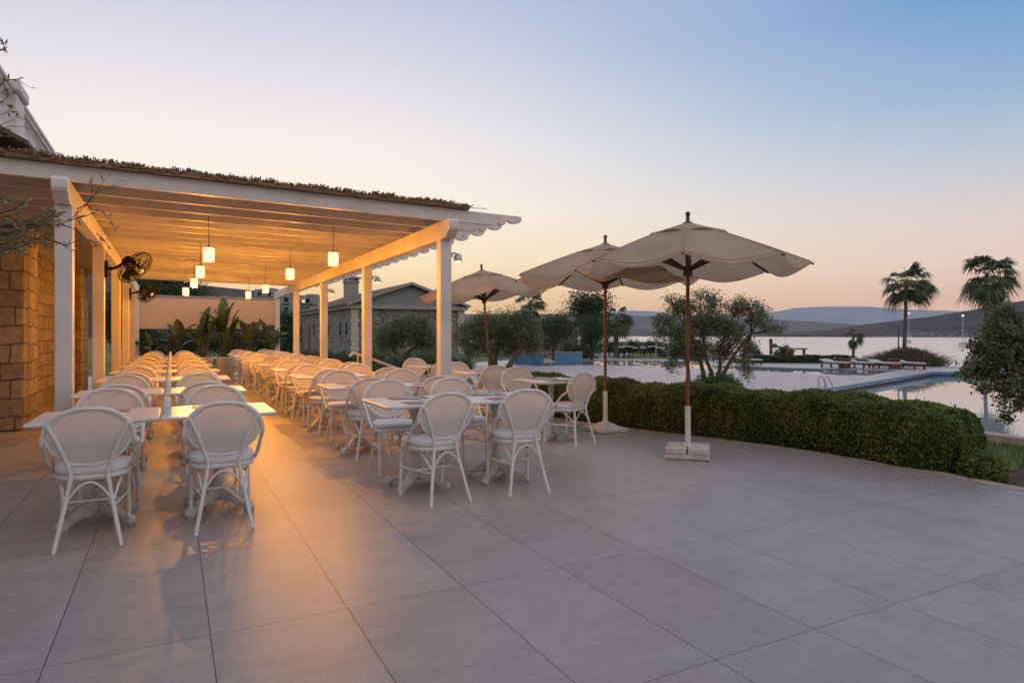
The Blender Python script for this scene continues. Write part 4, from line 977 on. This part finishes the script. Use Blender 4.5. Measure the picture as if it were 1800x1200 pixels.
for sx in (-1, 1):
    mb = MB(); xe = cx+sx*((HX1-HX0)/2+.55); pr = [(cx, apz), (xe, 4.25), (xe, 4.43), (cx, apz+.20)]
    mb.extr(pr, hh(0, cy, 0), (1,0,0), (0,0,1), (0,1,0), HY1-HY0+1.0); rf = mb.build('roof', 'rooftile', hs)
    mb = MB(); mb.extr([(cx, apz-.06), (xe, 4.19), (xe, 4.46), (cx, apz+.23)], hh(0, HY0-.56, 0), (1,0,0), (0,0,1), (0,1,0), .12); mb.build('verge', 'cornice', rf)
# chimney on the left slope
chy = 72; 
q = 17.5; 
for qq in range(1): 
    chx = HX0+2.2
    mb = MB(); mb.box(hh(chx, chy, 5.9), (1.35,1.35,2.9)); mb.box(hh(chx, chy, 7.2), (1.6,1.6,.14))
    for sx in (-1,0,1):
        for sy in (-1,0,1):
            if sx or sy: mb.box(hh(chx+sx*.6, chy+sy*.6, 7.42), (.2,.2,.34))
    mb.box(hh(chx, chy, 7.64), (1.9,1.9,.1)); mb.add([hh(chx-.95,chy-.95,7.69),hh(chx+.95,chy-.95,7.69),hh(chx+.95,chy+.95,7.69),hh(chx-.95,chy+.95,7.69),hh(chx,chy,8.1)], [(0,1,4),(1,2,4),(2,3,4),(3,0,4)]); mb.build('chimney', 'cornice', hs)
for y in (64.9, 67.5, 73.4, 76.0, 81.5):
    mb = MB(); mb.box(hh(HX0-.012, y, 2.0), (.05,.55,1.35)); w = mb.build('window', 'glassdark', hs)
    mb = MB(); mb.box(hh(HX0-.05, y, 1.27), (.16,.85,.11)); mb.box(hh(HX0-.04, y, 2.75), (.1,.85,.13)); mb.build('sill', 'cornice', w)
mb = MB(); mb.box(hh(HX0-.02, 84.6, 1.0), (.08,1.2,3.2)); mb.build('door', 'darkwood', hs)
# second low stone building
p0 = wd(58, (945-900)/F*58); t = thing('low_stone_building', 'low flat roofed stone building with dark openings behind the plum tree', 'building', (p0.x, p0.y, G-.14))
mb = MB(); mb.box((2.1,3,1.55), (4.3,6,3.3)); mb.build('wall', 'rubble', t)
mb = MB(); mb.box((2.1,3,3.32), (4.9,6.6,.26)); mb.build('roof', 'cornice', t)
for x, z in ((3.2,2.3),(3.2,.9),(.9,1.1)): mb = MB(); mb.box((x,-.01,z), (.75,.06,.8)); mb.build('window', 'glassdark', t)
# blue tiled low walls by the pool
def bluewall(a, b, ya, yb, h, curved, label):
    p = at(a, ya, G); q_ = at(b, yb, G); v = (q_-p); L_ = v.length; ang = math.atan2(v.y, v.x)
    t = thing('blue_tiled_wall', label, 'wall', p, ang, 'low blue tiled walls at the pool end')
    if curved: pr = [(0,-.1),(L_,-.1),(L_,h),(L_*.45,h*.97),(L_*.2,h*.78),(L_*.05,h*.4)]
    else: pr = [(0,-.1),(L_,-.1),(L_,h),(0,h)]
    mb = MB(); mb.extr(pr, (0,.3,0), (1,0,0), (0,0,1), (0,1,0), .5); mb.build('wall', 'bluetile', t)
    mb = MB(); mb.extr([(x, z+.002 if z > 0 else z) for x, z in ([(L_*.42,h-.02),(L_+.03,h),(L_+.03,h+.05),(L_*.42,h+.03)] if curved else [(-.03,h),(L_+.03,h),(L_+.03,h+.05),(-.03,h+.05)])], (0,.3,0), (1,0,0), (0,0,1), (0,1,0), .56); mb.build('coping', 'curb', t)
bluewall(903, 953, 641, 641.5, .70, True, 'low blue wall with a rounded left end beside the pool')
bluewall(976, 1024, 640, 640, .72, False, 'straight low blue wall behind the middle umbrella pole')
# apartment blocks far behind
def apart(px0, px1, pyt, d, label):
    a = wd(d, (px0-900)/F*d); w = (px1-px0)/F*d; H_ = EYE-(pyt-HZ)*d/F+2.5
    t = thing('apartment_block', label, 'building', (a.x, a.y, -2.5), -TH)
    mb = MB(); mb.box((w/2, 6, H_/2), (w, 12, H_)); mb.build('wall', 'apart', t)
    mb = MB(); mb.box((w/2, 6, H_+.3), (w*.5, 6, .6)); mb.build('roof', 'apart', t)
    nfl = int((H_-3)/3)
    for f_ in range(nfl):
        for c_ in range(max(1, int(w/3.4))):
            x = (c_+.5)*w/max(1, int(w/3.4)); z = H_-1.7-f_*3
            mb = MB(); mb.box((x, -.02, z), (1.3, .1, 1.4)); mb.build('window', 'glassdark', t)
        mb = MB(); mb.box((w*.5, -.4, H_-2.75-f_*3), (w*.9, .8, .16)); mb.build('balcony', 'apart', t)
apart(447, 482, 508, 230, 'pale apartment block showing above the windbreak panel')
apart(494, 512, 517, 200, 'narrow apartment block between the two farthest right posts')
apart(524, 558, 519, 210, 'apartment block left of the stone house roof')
# low blue grey walls beyond the restaurant furniture
p = at(1090, 613.5, G); t = thing('garden_wall', 'low pale garden wall behind the dark restaurant furniture', 'wall', p, -TH); mb = MB(); mb.box((2.4,0,.45), (6.4,.3,1.1)); mb.build('wall', 'apart', t)

# ------------------------------------------------------------------ far dining furniture (dark)
dch = thing('dark_chair', 'x', 'chair', (0,0,0), 0, 'dark chairs of the far poolside restaurant')
mb = MB(); mb.rbox((0,0,.45), (.46,.46,.05), .02); mb.build('seat', 'black', dch)
mb = MB(); mb.rbox((0,-.22,.76), (.44,.03,.28), .01); mb.tube([(-.21,-.21,.45),(-.21,-.24,.92)], .015, 6); mb.tube([(.21,-.21,.45),(.21,-.24,.92)], .015, 6); mb.build('backrest', 'black', dch)
for sx in (-1,1):
    for sy in (-1,1): mb = MB(); mb.tube([(sx*.2,sy*.2,0),(sx*.2,sy*.2,.44)], .018, 5); mb.build('leg', 'black', dch)
dtb = thing('white_table', 'x', 'table', (0,0,0), 0, 'white topped tables of the far poolside restaurant')
mb = MB(); mb.rbox((0,0,.75), (1.5,.85,.05), .03); mb.build('tabletop', 'ceramic', dtb)
for sx in (-1,1):
    for sy in (-1,1): mb = MB(); mb.tube([(sx*.62,sy*.33,0),(sx*.62,sy*.33,.72)], .03, 6); mb.build('leg', 'black', dtb)
tabs = [(1084,625.5),(1120,626.5),(1158,626),(1100,622.5),(1140,622.5)]
for i, (px, py) in enumerate(tabs):
    p = at(px, py, G); lab = ['leftmost front','middle front','rightmost front','left rear','right rear'][i]+' white topped table of the far restaurant'
    if i == 0: dtb.location = p; dtb.rotation_euler = (0,0,-TH); dtb['label'] = lab
    else: dup(dtb, p, -TH+.05*i, lab, dtb['group'])
chs = [(1071,628.5,'left of the leftmost front'),(1093,630.2,'in front of the leftmost front'),(1101,629.6,'right of the leftmost front'),(1112,630,'in front of the middle front'),(1128,628,'right of the middle front'),(1148,629,'in front of the rightmost front'),(1168,628.5,'right of the rightmost front'),(1132,624,'beside the right rear')]
for i, (px, py, w) in enumerate(chs):
    p = at(px, py, G); lab = 'dark chair %s white table across the pool' % w
    if i == 0: dch.location = p; dch.rotation_euler = (0,0,2.0); dch['label'] = lab
    else: dup(dch, p, i*1.1, lab, dch['group'])
for i, (px, py) in enumerate(((1075,618),(1112,617.5),(1150,618),(1185,624),(1020,630))):
    p = at(px, py, G); bush('garden_bush', (p.x, p.y, G-.1), (2.0,.9,.9), 2600, (.10,.2), 'darkleaf', 'dark bush %s the far restaurant tables' % ['left behind','in the middle behind','right behind','at the right end of','well to the left of'][i])

# ------------------------------------------------------------------ loungers
lg = thing('sun_lounger', 'x', 'sun lounger', (0,0,0), 0, 'sun loungers around the far pool')
mb = MB(); mb.rbox((0,0,.27), (1.95,.66,.06), .02); mb.build('frame', 'darkwood', lg)
for sx in (-1,1):
    for sy in (-1,1): mb = MB(); mb.box((sx*.82, sy*.28, .12), (.07,.07,.25)); mb.build('leg', 'darkwood', lg)
mb = MB(); mb.rbox((.22,0,.335), (1.45,.64,.07), .03); q = Matrix.Rotation(R(-11), 3, 'Y'); mb.rbox((-.75,0,.385), (.62,.64,.07), .03, rot=Matrix.Rotation(R(13), 3, 'Y')); mb.build('mattress', 'mattress', lg)
lgs = [(1468,646.5,'first from the left in the front row'),(1510,647,'second in the front row'),(1554,648,'third in the front row'),(1597,648,'last at the right end of the front row'),
       (1426,637,'left one of the pair before the dark hedge'),(1459,637.5,'right one of the pair before the dark hedge'),(1510,639,'in the back row behind the second front lounger'),(1543,639,'rightmost in the back row'),
       (1270,637,'leftmost of all, seen through the multi stemmed tree'),(1316,640.5,'nearest the small frame on the pool edge'),(1334,635,'left one of the pair below the bushes'),(1365,635.5,'right one of the pair below the bushes')]
for i, (px, py, w) in enumerate(lgs):
    p = at(px, py, G); lab = 'sun lounger with pale mattress, '+w; rz = -TH+R(6)+(i % 3)*.06
    if i < 4: rz = -TH+R(-84)
    else: rz = -TH+R(-74)-(i % 3)*.08
    if i == 0: lg.location = p; lg.rotation_euler = (0,0,rz); lg['label'] = lab
    else: dup(lg, p, rz, lab, lg['group'])
sd = thing('side_table', 'x', 'side table', (0,0,0), 0, 'small dark topped tables with red boxes between the loungers')
mb = MB(); mb.rbox((0,0,.5), (.6,.5,.05), .01); mb.build('tabletop', 'darkwood', sd)
mb = MB(); mb.rbox((0,0,.24), (.42,.38,.46), .02); mb.build('cabinet', 'terracotta', sd)
for i, (px, py, w) in enumerate(((1486,646.5,'left'),(1572,647.5,'right'))):
    p = at(px, py, G); lab = '%s one of the two reddish side tables between the loungers' % w
    if i == 0: sd.location = p; sd['label'] = lab; sd.rotation_euler = (0,0,-TH)
    else: dup(sd, p, -TH, lab, sd['group'])
# pool ladder rail
p = at(1450, 688, G); t = thing('pool_ladder', 'bent steel grab rail of the pool ladder', 'ladder', p)
for s_, nm in ((0, 0), (.42, 1)):
    e = Vector((CS,-SN,0)); f_ = Vector((SN,CS,0)); o_ = f_*s_
    mb = MB(); mb.tube(smooth_path([tuple(o_+Vector((0,0,-.05))), tuple(o_+Vector((0,0,.40))), tuple(o_+e*.06+Vector((0,0,.47))), tuple(o_+e*.14+Vector((0,0,.42))), tuple(o_+e*.42+Vector((0,0,-.25)))], 4), .022, 8); mb.build('rail', 'steel', t)
# bollards by the shore
bd = thing('bollard_light', 'x', 'bollard', (0,0,0), 0, 'small bollards along the shore path')
mb = MB(); mb.lathe([(.035,0),(.035,.20),(.05,.21),(.05,.25),(.02,.27)], (0,0,0), 10); mb.build('body', 'black', bd)
for i, (px, py) in enumerate(((1623,643),(1659,642.5),(1681,642.5))):
    p = at(px, py, G); lab = '%s small dark bollard on the shore path' % ['left','middle','right'][i]
    if i == 0: bd.location = p; bd['label'] = lab
    else: dup(bd, p, 0, lab, bd['group'])
p = at(1579, 643, G); t = thing('shore_pole', 'thin bare pole rising left of the shore palm trunk', 'pole', p); mb = MB(); mb.tube([(0,0,0),(.02,0,2.3)], [.05,.03], 8); mb.build('shaft', 'darkwood', t)
p = at(1186, 637, G)
for i, (px, py, h) in enumerate(((1153,633,2.6),(1175,633,2.0))):
    p = at(px, py, G); t = thing('pool_post', '%s thin grey post at the far pool edge' % ['taller','shorter'][i], 'post', p); mb = MB(); mb.tube([(0,0,0),(0,0,h*.62)], .035, 6); mb.build('shaft', 'steel', t)
# moored boats
def boat(px, py, pyt, label, glow):
    d = (EYE+2)*F/(py-HZ); p = wd(d, (px-900)/F*d, -2); H_ = (py-pyt)*d/F
    t = thing('sailing_boat', label, 'boat', p, R(20)); mb = MB()
    st = []
    for i in range(9):
        x = -3.6+7.2*i/8; w = 1.25*math.sin(math.pi*min(1, .18+.82*(1-i/8)))**.6 if i < 8 else .03; st.append([(x,-w*.3,-.2),(x,-w,.9+.02*i),(x,w,.9+.02*i),(x,w*.3,-.2)])
    vs = [v for s_ in st for v in s_]; fs = [(i*4+j, (i+1)*4+j, (i+1)*4+j+1, i*4+j+1) for i in range(8) for j in range(3)]; fs += [(0,1,2,3), (35,34,33,32)]; mb.add(vs, fs, True); mb.build('hull', 'hull', t)
    mb = MB(); mb.rbox((-.3,0,1.2), (2.8,1.3,.5), .1); mb.build('cabin', 'hull', t)
    mb = MB(); mb.tube([(.4,0,.9),(.4,0,H_)], [.09,.05], 6); mb.tube([(.4,0,2.0),(-2.6,0,1.9)], .06, 6); mb.tube([(3.4,0,1),(.4,0,H_*.95)], .015, 3); mb.tube([(-3.5,0,1),(.4,0,H_*.98)], .015, 3); mb.build('mast', 'steel', t)
    mb = MB(); mb.lathe([(.05,0),(.22,.1),(.22,.28),(.05,.4)], (.4,0,H_), 8); mb.build('masthead_light', 'smallglow', t)
boat(1597, 603, 551, 'sailing boat whose lit mast rises beside the shore palm', 1)
boat(1692, 611, 556, 'small sailing boat with a lit mast left of the dense tree', 1)

# stair handrail beside the pergola
t = thing('stair_handrail', 'white painted handrail sloping down the garden steps', 'handrail', (3.45, 14.0, 0))
mb = MB(); mb.tube(smooth_path([(-.06,0,.86),(0,0,.93),(.06,0,.93),(.6,0,.73),(1.5,0,.40)], 4), .028, 10); mb.build('rail', 'paint', t)
for x, z in ((.12,.9),(1.35,.44)): mb = MB(); mb.tube([(x,0,-.45 if x > 1 else 0),(x,0,z)], .02, 8); mb.build('baluster', 'paint', t)

# ------------------------------------------------------------------ planters with banana-like plants
pl = thing('tapered_planter', 'x', 'planter', (0,0,0), 0, 'tapered pale planters at the far end of the terrace')
mb = MB(); mb.box((0,0,.29), (.46,.46,.56), taper=1.40); mb.box((0,0,.60), (.70,.70,.06)); mb.build('pot', 'planter', pl)
mb = MB(); mb.box((0,0,.634), (.58,.58,.006)); mb.build('soil_fill', 'soil', pl)
pxs = [-.55, .15, .85, 1.56, 2.27, 2.98]
heights = [.7, 1.1, 1.6, 1.8, 1.15, 1.2]
nlv = [8, 9, 16, 17, 11, 10]
pn = ['leftmost','second from the left','third from the left','fourth from the left','fifth from the left','rightmost']
YPL = 22.6+.35
def banana(x, y, z, h, n, seed, label):
    rnd = random.Random(seed); root = thing('banana_plant', label, 'plant', (x, y, z), 0, 'broad leaved plants in the tapered planters'); Q = []; st = MB()
    for k in range(n):
        az = rnd.uniform(0, 2*math.pi); hh_ = h*rnd.uniform(.42, 1.0); lean_ = rnd.uniform(.15,.75)*(1.25-hh_/h*.5)
        if rnd.random() < .5: az = rnd.choice((0, math.pi)) + rnd.uniform(-.5, .5)
        u = Vector((math.cos(az), math.sin(az), 0)); b0 = Vector((rnd.uniform(-.12,.12), rnd.uniform(-.12,.12), 0)); m_ = b0+u*lean_*.3+Vector((0,0,hh_*.55)); st.tube([b0, b0.lerp(m_, .5)+Vector((0,0,.02)), m_], [.022,.016,.010], 5)
        L_ = hh_*.5+.16; w0 = .19*rnd.uniform(.8,1.2); s_ = Vector((-u.y, u.x, 0)); tw = rnd.uniform(-1.2,1.2); s_ = (s_*math.cos(tw)+(u.cross(s_))*math.sin(tw)*.4+u*math.sin(tw)*.7).normalized()
        prev = None; nn = 9
        for i in range(nn+1):
            f = i/nn; c = m_ + Vector((0,0,L_*(f-.28*f*f*lean_*3))) + u*(lean_*.75*f*f+.05*f); w = w0*math.sin(math.pi*min(1, f*.93+.07))**.7
            if prev is not None:
                pc, pw = prev; tear = rnd.random() < .2; g1 = .82 if tear else 1
                Q.append([(pc)[:], (pc+s_*pw+Vector((0,0,.03)))[:], (c+s_*w*g1+Vector((0,0,.03)))[:], (c)[:]]); Q.append([(pc-s_*pw+Vector((0,0,.03)))[:], (pc)[:], (c)[:], (c-s_*w*g1+Vector((0,0,.03)))[:]])
            prev = (c, w)
    # merge leaf strips so each leaf shares one tone
    quads('leaves', np.array(Q), 'strel', root); st.build('stems', 'strel', root)
for i, x in enumerate(pxs):
    lab = '%s tapered planter in the row at the far end of the terrace' % pn[i]
    if i == 0: pl.location = (x, YPL, 0); pl['label'] = lab
    else: dup(pl, (x, YPL, 0), 0, lab, pl['group'])
    banana(x, YPL, .62, heights[i], nlv[i], 47+i, 'broad leaved plant in the %s tapered planter' % pn[i])

# ------------------------------------------------------------------ olive branches reaching in at the left edge
ot = thing('young_olive_tree', 'olive tree outside the left edge whose thin branches reach into the picture', 'tree', (-2.35, 4.2, 0))
wood = MB(); LF = []
def lo(px, py, d): v = atd(px, py, d); return Vector((v.x+2.35, v.y-4.2, v.z))
trunk_top = Vector((.1,.1,1.75)); wood.tube(smooth_path([(0,0,0),(.04,.02,.7),(.0,.06,1.3),tuple(trunk_top)], 5), [.09-.003*i for i in range(16)], 10)
def sprig(pts, leafn, ls=(.045,.075), r=.006, jit=.02):
    sp = smooth_path(pts, 6); n = len(sp); wood.tube(sp, [r*(1-.75*i/(n-1)) for i in range(n)], 5)
    for k in range(leafn):
        f = random.uniform(.12, 1)*(n-1); i = int(min(f, n-2)); p = sp[i].lerp(sp[i+1], f-i); tdir = (sp[i+1]-sp[i]).normalized()
        d = (tdir*.75 + Vector((random.gauss(0,.6), random.gauss(0,.6), random.gauss(0,.6)))).normalized(); e = d.cross(Vector((random.gauss(0,1), random.gauss(0,1), random.gauss(0,1)))).normalized(); s_ = random.uniform(*ls)
        LF.append([p[:], (p+d*s_*.45+e*s_*.125)[:], (p+d*s_)[:], (p+d*s_*.45-e*s_*.125)[:]])
def rb(px, py, d, j=6): return lo(px+random.uniform(-j,j), py+random.uniform(-j,j), d+random.uniform(-.1,.1))
for (a, b, c, nlf) in [((-80,430),(10,425),(60,385),26),((-80,400),(0,395),(70,400),26),((-80,440),(0,440),(50,420),26),((-60,380),(10,375),(40,362),20),((-60,420),(30,415),(85,395),26),((-60,455),(10,450),(35,440),20),
                       ((-60,470),(20,440),(75,425),22),((-70,390),(20,405),(100,378),18),((-60,400),(40,390),(90,372),16),((-40,430),(45,428),(80,408),18),((-60,360),(5,355),(20,350),12),((-90,410),(-10,412),(40,398),24),((-90,445),(-20,432),(30,408),24)]:
    for rep in range(2): sprig([rb(*a, 3.9), rb(*b, 3.95), rb(*c, 4.0, 9)], nlf, r=.005)
for pts, nlf in [([(60,400),(110,392),(150,362),(188,312)],14),([(120,388),(150,380),(180,372),(205,408)],16),([(60,420),(100,425),(125,442)],10),([(85,395),(125,400),(160,425),(192,420)],14),([(150,362),(170,340),(215,318)],8),([(140,366),(160,350),(160,318)],10),([(95,425),(118,430),(138,420)],6),([(170,410),(185,425),(190,435)],5)]:
    sprig([lo(x, y, 4.0+.0*i) for i, (x, y) in enumerate(pts)], nlf, r=.0035, ls=(.035,.06))
for pts, nlf in [([(-60,250),(-10,225),(20,212),(48,202)],8),([(-60,160),(-10,155),(12,142),(32,140)],8),([(10,142),(30,140),(45,150),(55,154)],2),([(-40,110),(0,90),(8,80)],7),([(-20,75),(4,78),(12,92)],9),([(-60,200),(-20,185),(8,176),(16,165)],12),([(-60,215),(-10,205),(14,196)],12),([(-60,260),(-10,235),(20,222),(55,228),(88,252)],4),([(-40,250),(10,235),(45,255),(95,270)],3),([(-30,190),(0,180),(14,185)],9),([(-30,170),(0,165),(10,158)],8)]:
    sprig([lo(x, y, 3.6) for x, y in pts], nlf, r=.003, ls=(.035,.055))
hub_ = lo(-90, 420, 3.9); hub2 = lo(-70, 200, 3.6)
wood.tube(smooth_path([tuple(trunk_top), tuple(trunk_top.lerp(hub_, .5)+Vector((0,0,.05))), tuple(hub_)], 4), .02, 6); wood.tube(smooth_path([tuple(trunk_top), tuple(trunk_top.lerp(hub2, .5)), tuple(hub2)], 4), .016, 6)
cc = in_ell(150, (-.1,-.1,2.5), (.9,.8,.8), .2); cc = cc[[(q[0]-.0) < .25 for q in cc]]
extra_ = leaves(cc, .09, 26, (.045,.07), .2)
# keep the off-frame crown out of the view cone
keep = []
for f_ in extra_:
    w = Vector(f_[0])+Vector((-2.35,4.2,0)); d = w.x*SN+w.y*CS; r_ = w.x*CS-w.y*SN
    if d < .3 or 900+F*r_/d < -25: keep.append(f_)
quads('crown', np.vstack([np.array(LF), np.array(keep)]) if keep else np.array(LF), 'oliveS', ot); wood.build('trunk', 'bark', ot)
pt_ = thing('round_pot', 'clay pot of the olive tree outside the left edge', 'pot', (-2.35,4.2,0)); mb = MB(); mb.lathe([(.2,.0),(.3,.35),(.32,.40),(.28,.40),(.26,.36)], (0,0,.002), 20); mb.build('body', 'terracotta', pt_)

# ================================================================== HAZE
HAZE = True
if HAZE:
    mb = MB(); mb.box((2500, 3500, 298), (15000, 15000, 604)); hz = mb.build('haze', 'paint'); hz['kind'] = 'stuff'
    hm = bpy.data.materials.new('haze_air'); hm.use_nodes = True; nt = hm.node_tree; nt.nodes.remove(nt.nodes['Principled BSDF'])
    pv = nt.nodes.new('ShaderNodeVolumePrincipled'); pv.inputs['Color'].default_value = (.85,.9,1,1); pv.inputs['Density'].default_value = 4e-5; pv.inputs['Anisotropy'].default_value = 0.0
    nt.links.new(pv.outputs[0], nt.nodes['Material Output'].inputs['Volume']); hz.data.materials.clear(); hz.data.materials.append(hm)

# ================================================================== SKY + LIGHT
SUNAZ = R(5)     # azimuth from +Y towards +X
W = bpy.data.worlds.new('World'); SC.world = W; W.use_nodes = True; nt = W.node_tree
bg = nt.nodes['Background']
tc = N(nt, 'ShaderNodeTexCoord'); sp = N(nt, 'ShaderNodeSeparateXYZ'); L(nt, tc.outputs['Generated'], sp.inputs[0])
def cr(stops): return [(p, lin(c)) for p, c in stops]
# elevation ramps (position = sin(elevation), clamped)
near = ramp(nt, sp.outputs[2], cr([(0,(255,190,128)),(.05,(255,212,146)),(.11,(255,233,190)),(.18,(255,241,224)),(.28,(240,233,230)),(.38,(214,213,225)),(.48,(184,190,217)),(.75,(184,188,206)),(1,(184,188,208))]))
far = ramp(nt, sp.outputs[2], cr([(0,(226,176,162)),(.04,(240,194,172)),(.09,(236,208,193)),(.15,(220,206,202)),(.22,(184,195,210)),(.30,(138,172,206)),(.40,(96,150,200)),(.75,(145,160,198)),(1,(184,188,208))]))
back = ramp(nt, sp.outputs[2], cr([(0,(105,92,88)),(.10,(130,115,110)),(.24,(215,198,192)),(.42,(245,232,226)),(.7,(222,218,226)),(1,(184,188,208))]))
dt = N(nt, 'ShaderNodeVectorMath', operation='DOT_PRODUCT'); nrm = N(nt, 'ShaderNodeVectorMath', operation='MULTIPLY'); L(nt, tc.outputs['Generated'], nrm.inputs[0]); nrm.inputs[1].default_value = (1,1,0)
nn_ = N(nt, 'ShaderNodeVectorMath', operation='NORMALIZE'); L(nt, nrm.outputs[0], nn_.inputs[0]); L(nt, nn_.outputs[0], dt.inputs[0]); dt.inputs[1].default_value = (math.sin(SUNAZ), math.cos(SUNAZ), 0)
ac = N(nt, 'ShaderNodeMath', operation='ARCCOSINE'); L(nt, dt.outputs['Value'], ac.inputs[0])
m1 = N(nt, 'ShaderNodeMapRange', interpolation_type='SMOOTHSTEP'); L(nt, ac.outputs[0], m1.inputs[0]); m1.inputs[1].default_value = R(6); m1.inputs[2].default_value = R(68)
m2 = N(nt, 'ShaderNodeMapRange', interpolation_type='SMOOTHSTEP'); L(nt, ac.outputs[0], m2.inputs[0]); m2.inputs[1].default_value = R(78); m2.inputs[2].default_value = R(125)
x1 = N(nt, 'ShaderNodeMix', data_type='RGBA'); L(nt, m1.outputs[0], x1.inputs[0]); L(nt, near, x1.inputs[6]); L(nt, far, x1.inputs[7])
x2 = N(nt, 'ShaderNodeMix', data_type='RGBA'); L(nt, m2.outputs[0], x2.inputs[0]); L(nt, x1.outputs[2], x2.inputs[6]); L(nt, back, x2.inputs[7])
sky = N(nt, 'ShaderNodeTexSky'); sky.sky_type = 'NISHITA'; sky.sun_disc = False; sky.sun_elevation = R(1.5); sky.sun_rotation = SUNAZ; sky.air_density = 1.0; sky.dust_density = 1.0
L(nt, x2.outputs[2], bg.inputs[0]); bg.inputs[1].default_value = 1.0
bg2 = N(nt, 'ShaderNodeBackground'); L(nt, sky.outputs[0], bg2.inputs[0]); bg2.inputs[1].default_value = .006
ads = N(nt, 'ShaderNodeAddShader'); L(nt, bg.outputs[0], ads.inputs[0]); L(nt, bg2.outputs[0], ads.inputs[1]); L(nt, ads.outputs[0], nt.nodes['World Output'].inputs[0])
sl = bpy.data.lights.new('sun', 'SUN'); sl.energy = .25; sl.angle = R(12); sl.color = (1,.66,.42)
so = bpy.data.objects.new('sun', sl); COL.objects.link(so); el = R(3)
dirv = Vector((-math.sin(SUNAZ)*math.cos(el), -math.cos(SUNAZ)*math.cos(el), -math.sin(el))); so.rotation_euler = dirv.to_track_quat('-Z', 'Y').to_euler()

# ================================================================== CAMERA
cam = bpy.data.cameras.new('camera'); co = bpy.data.objects.new('camera', cam); COL.objects.link(co); SC.camera = co
cam.sensor_width = 36; cam.lens = F/1800*36; cam.shift_y = -(600-HZ)/1800; cam.clip_start = .05; cam.clip_end = 40000
co.location = (0, 0, EYE); co.rotation_euler = (R(90), 0, -TH)
SC.view_settings.view_transform = 'Standard'; SC.view_settings.look = 'None'; SC.view_settings.gamma = 1; SC.view_settings.exposure = .13; SC.view_settings.use_curve_mapping = False
SC.cycles.max_bounces = 8; SC.cycles.transparent_max_bounces = 12; SC.cycles.volume_bounces = 0; SC.cycles.use_denoising = True
SC.cycles.sample_clamp_indirect = 6
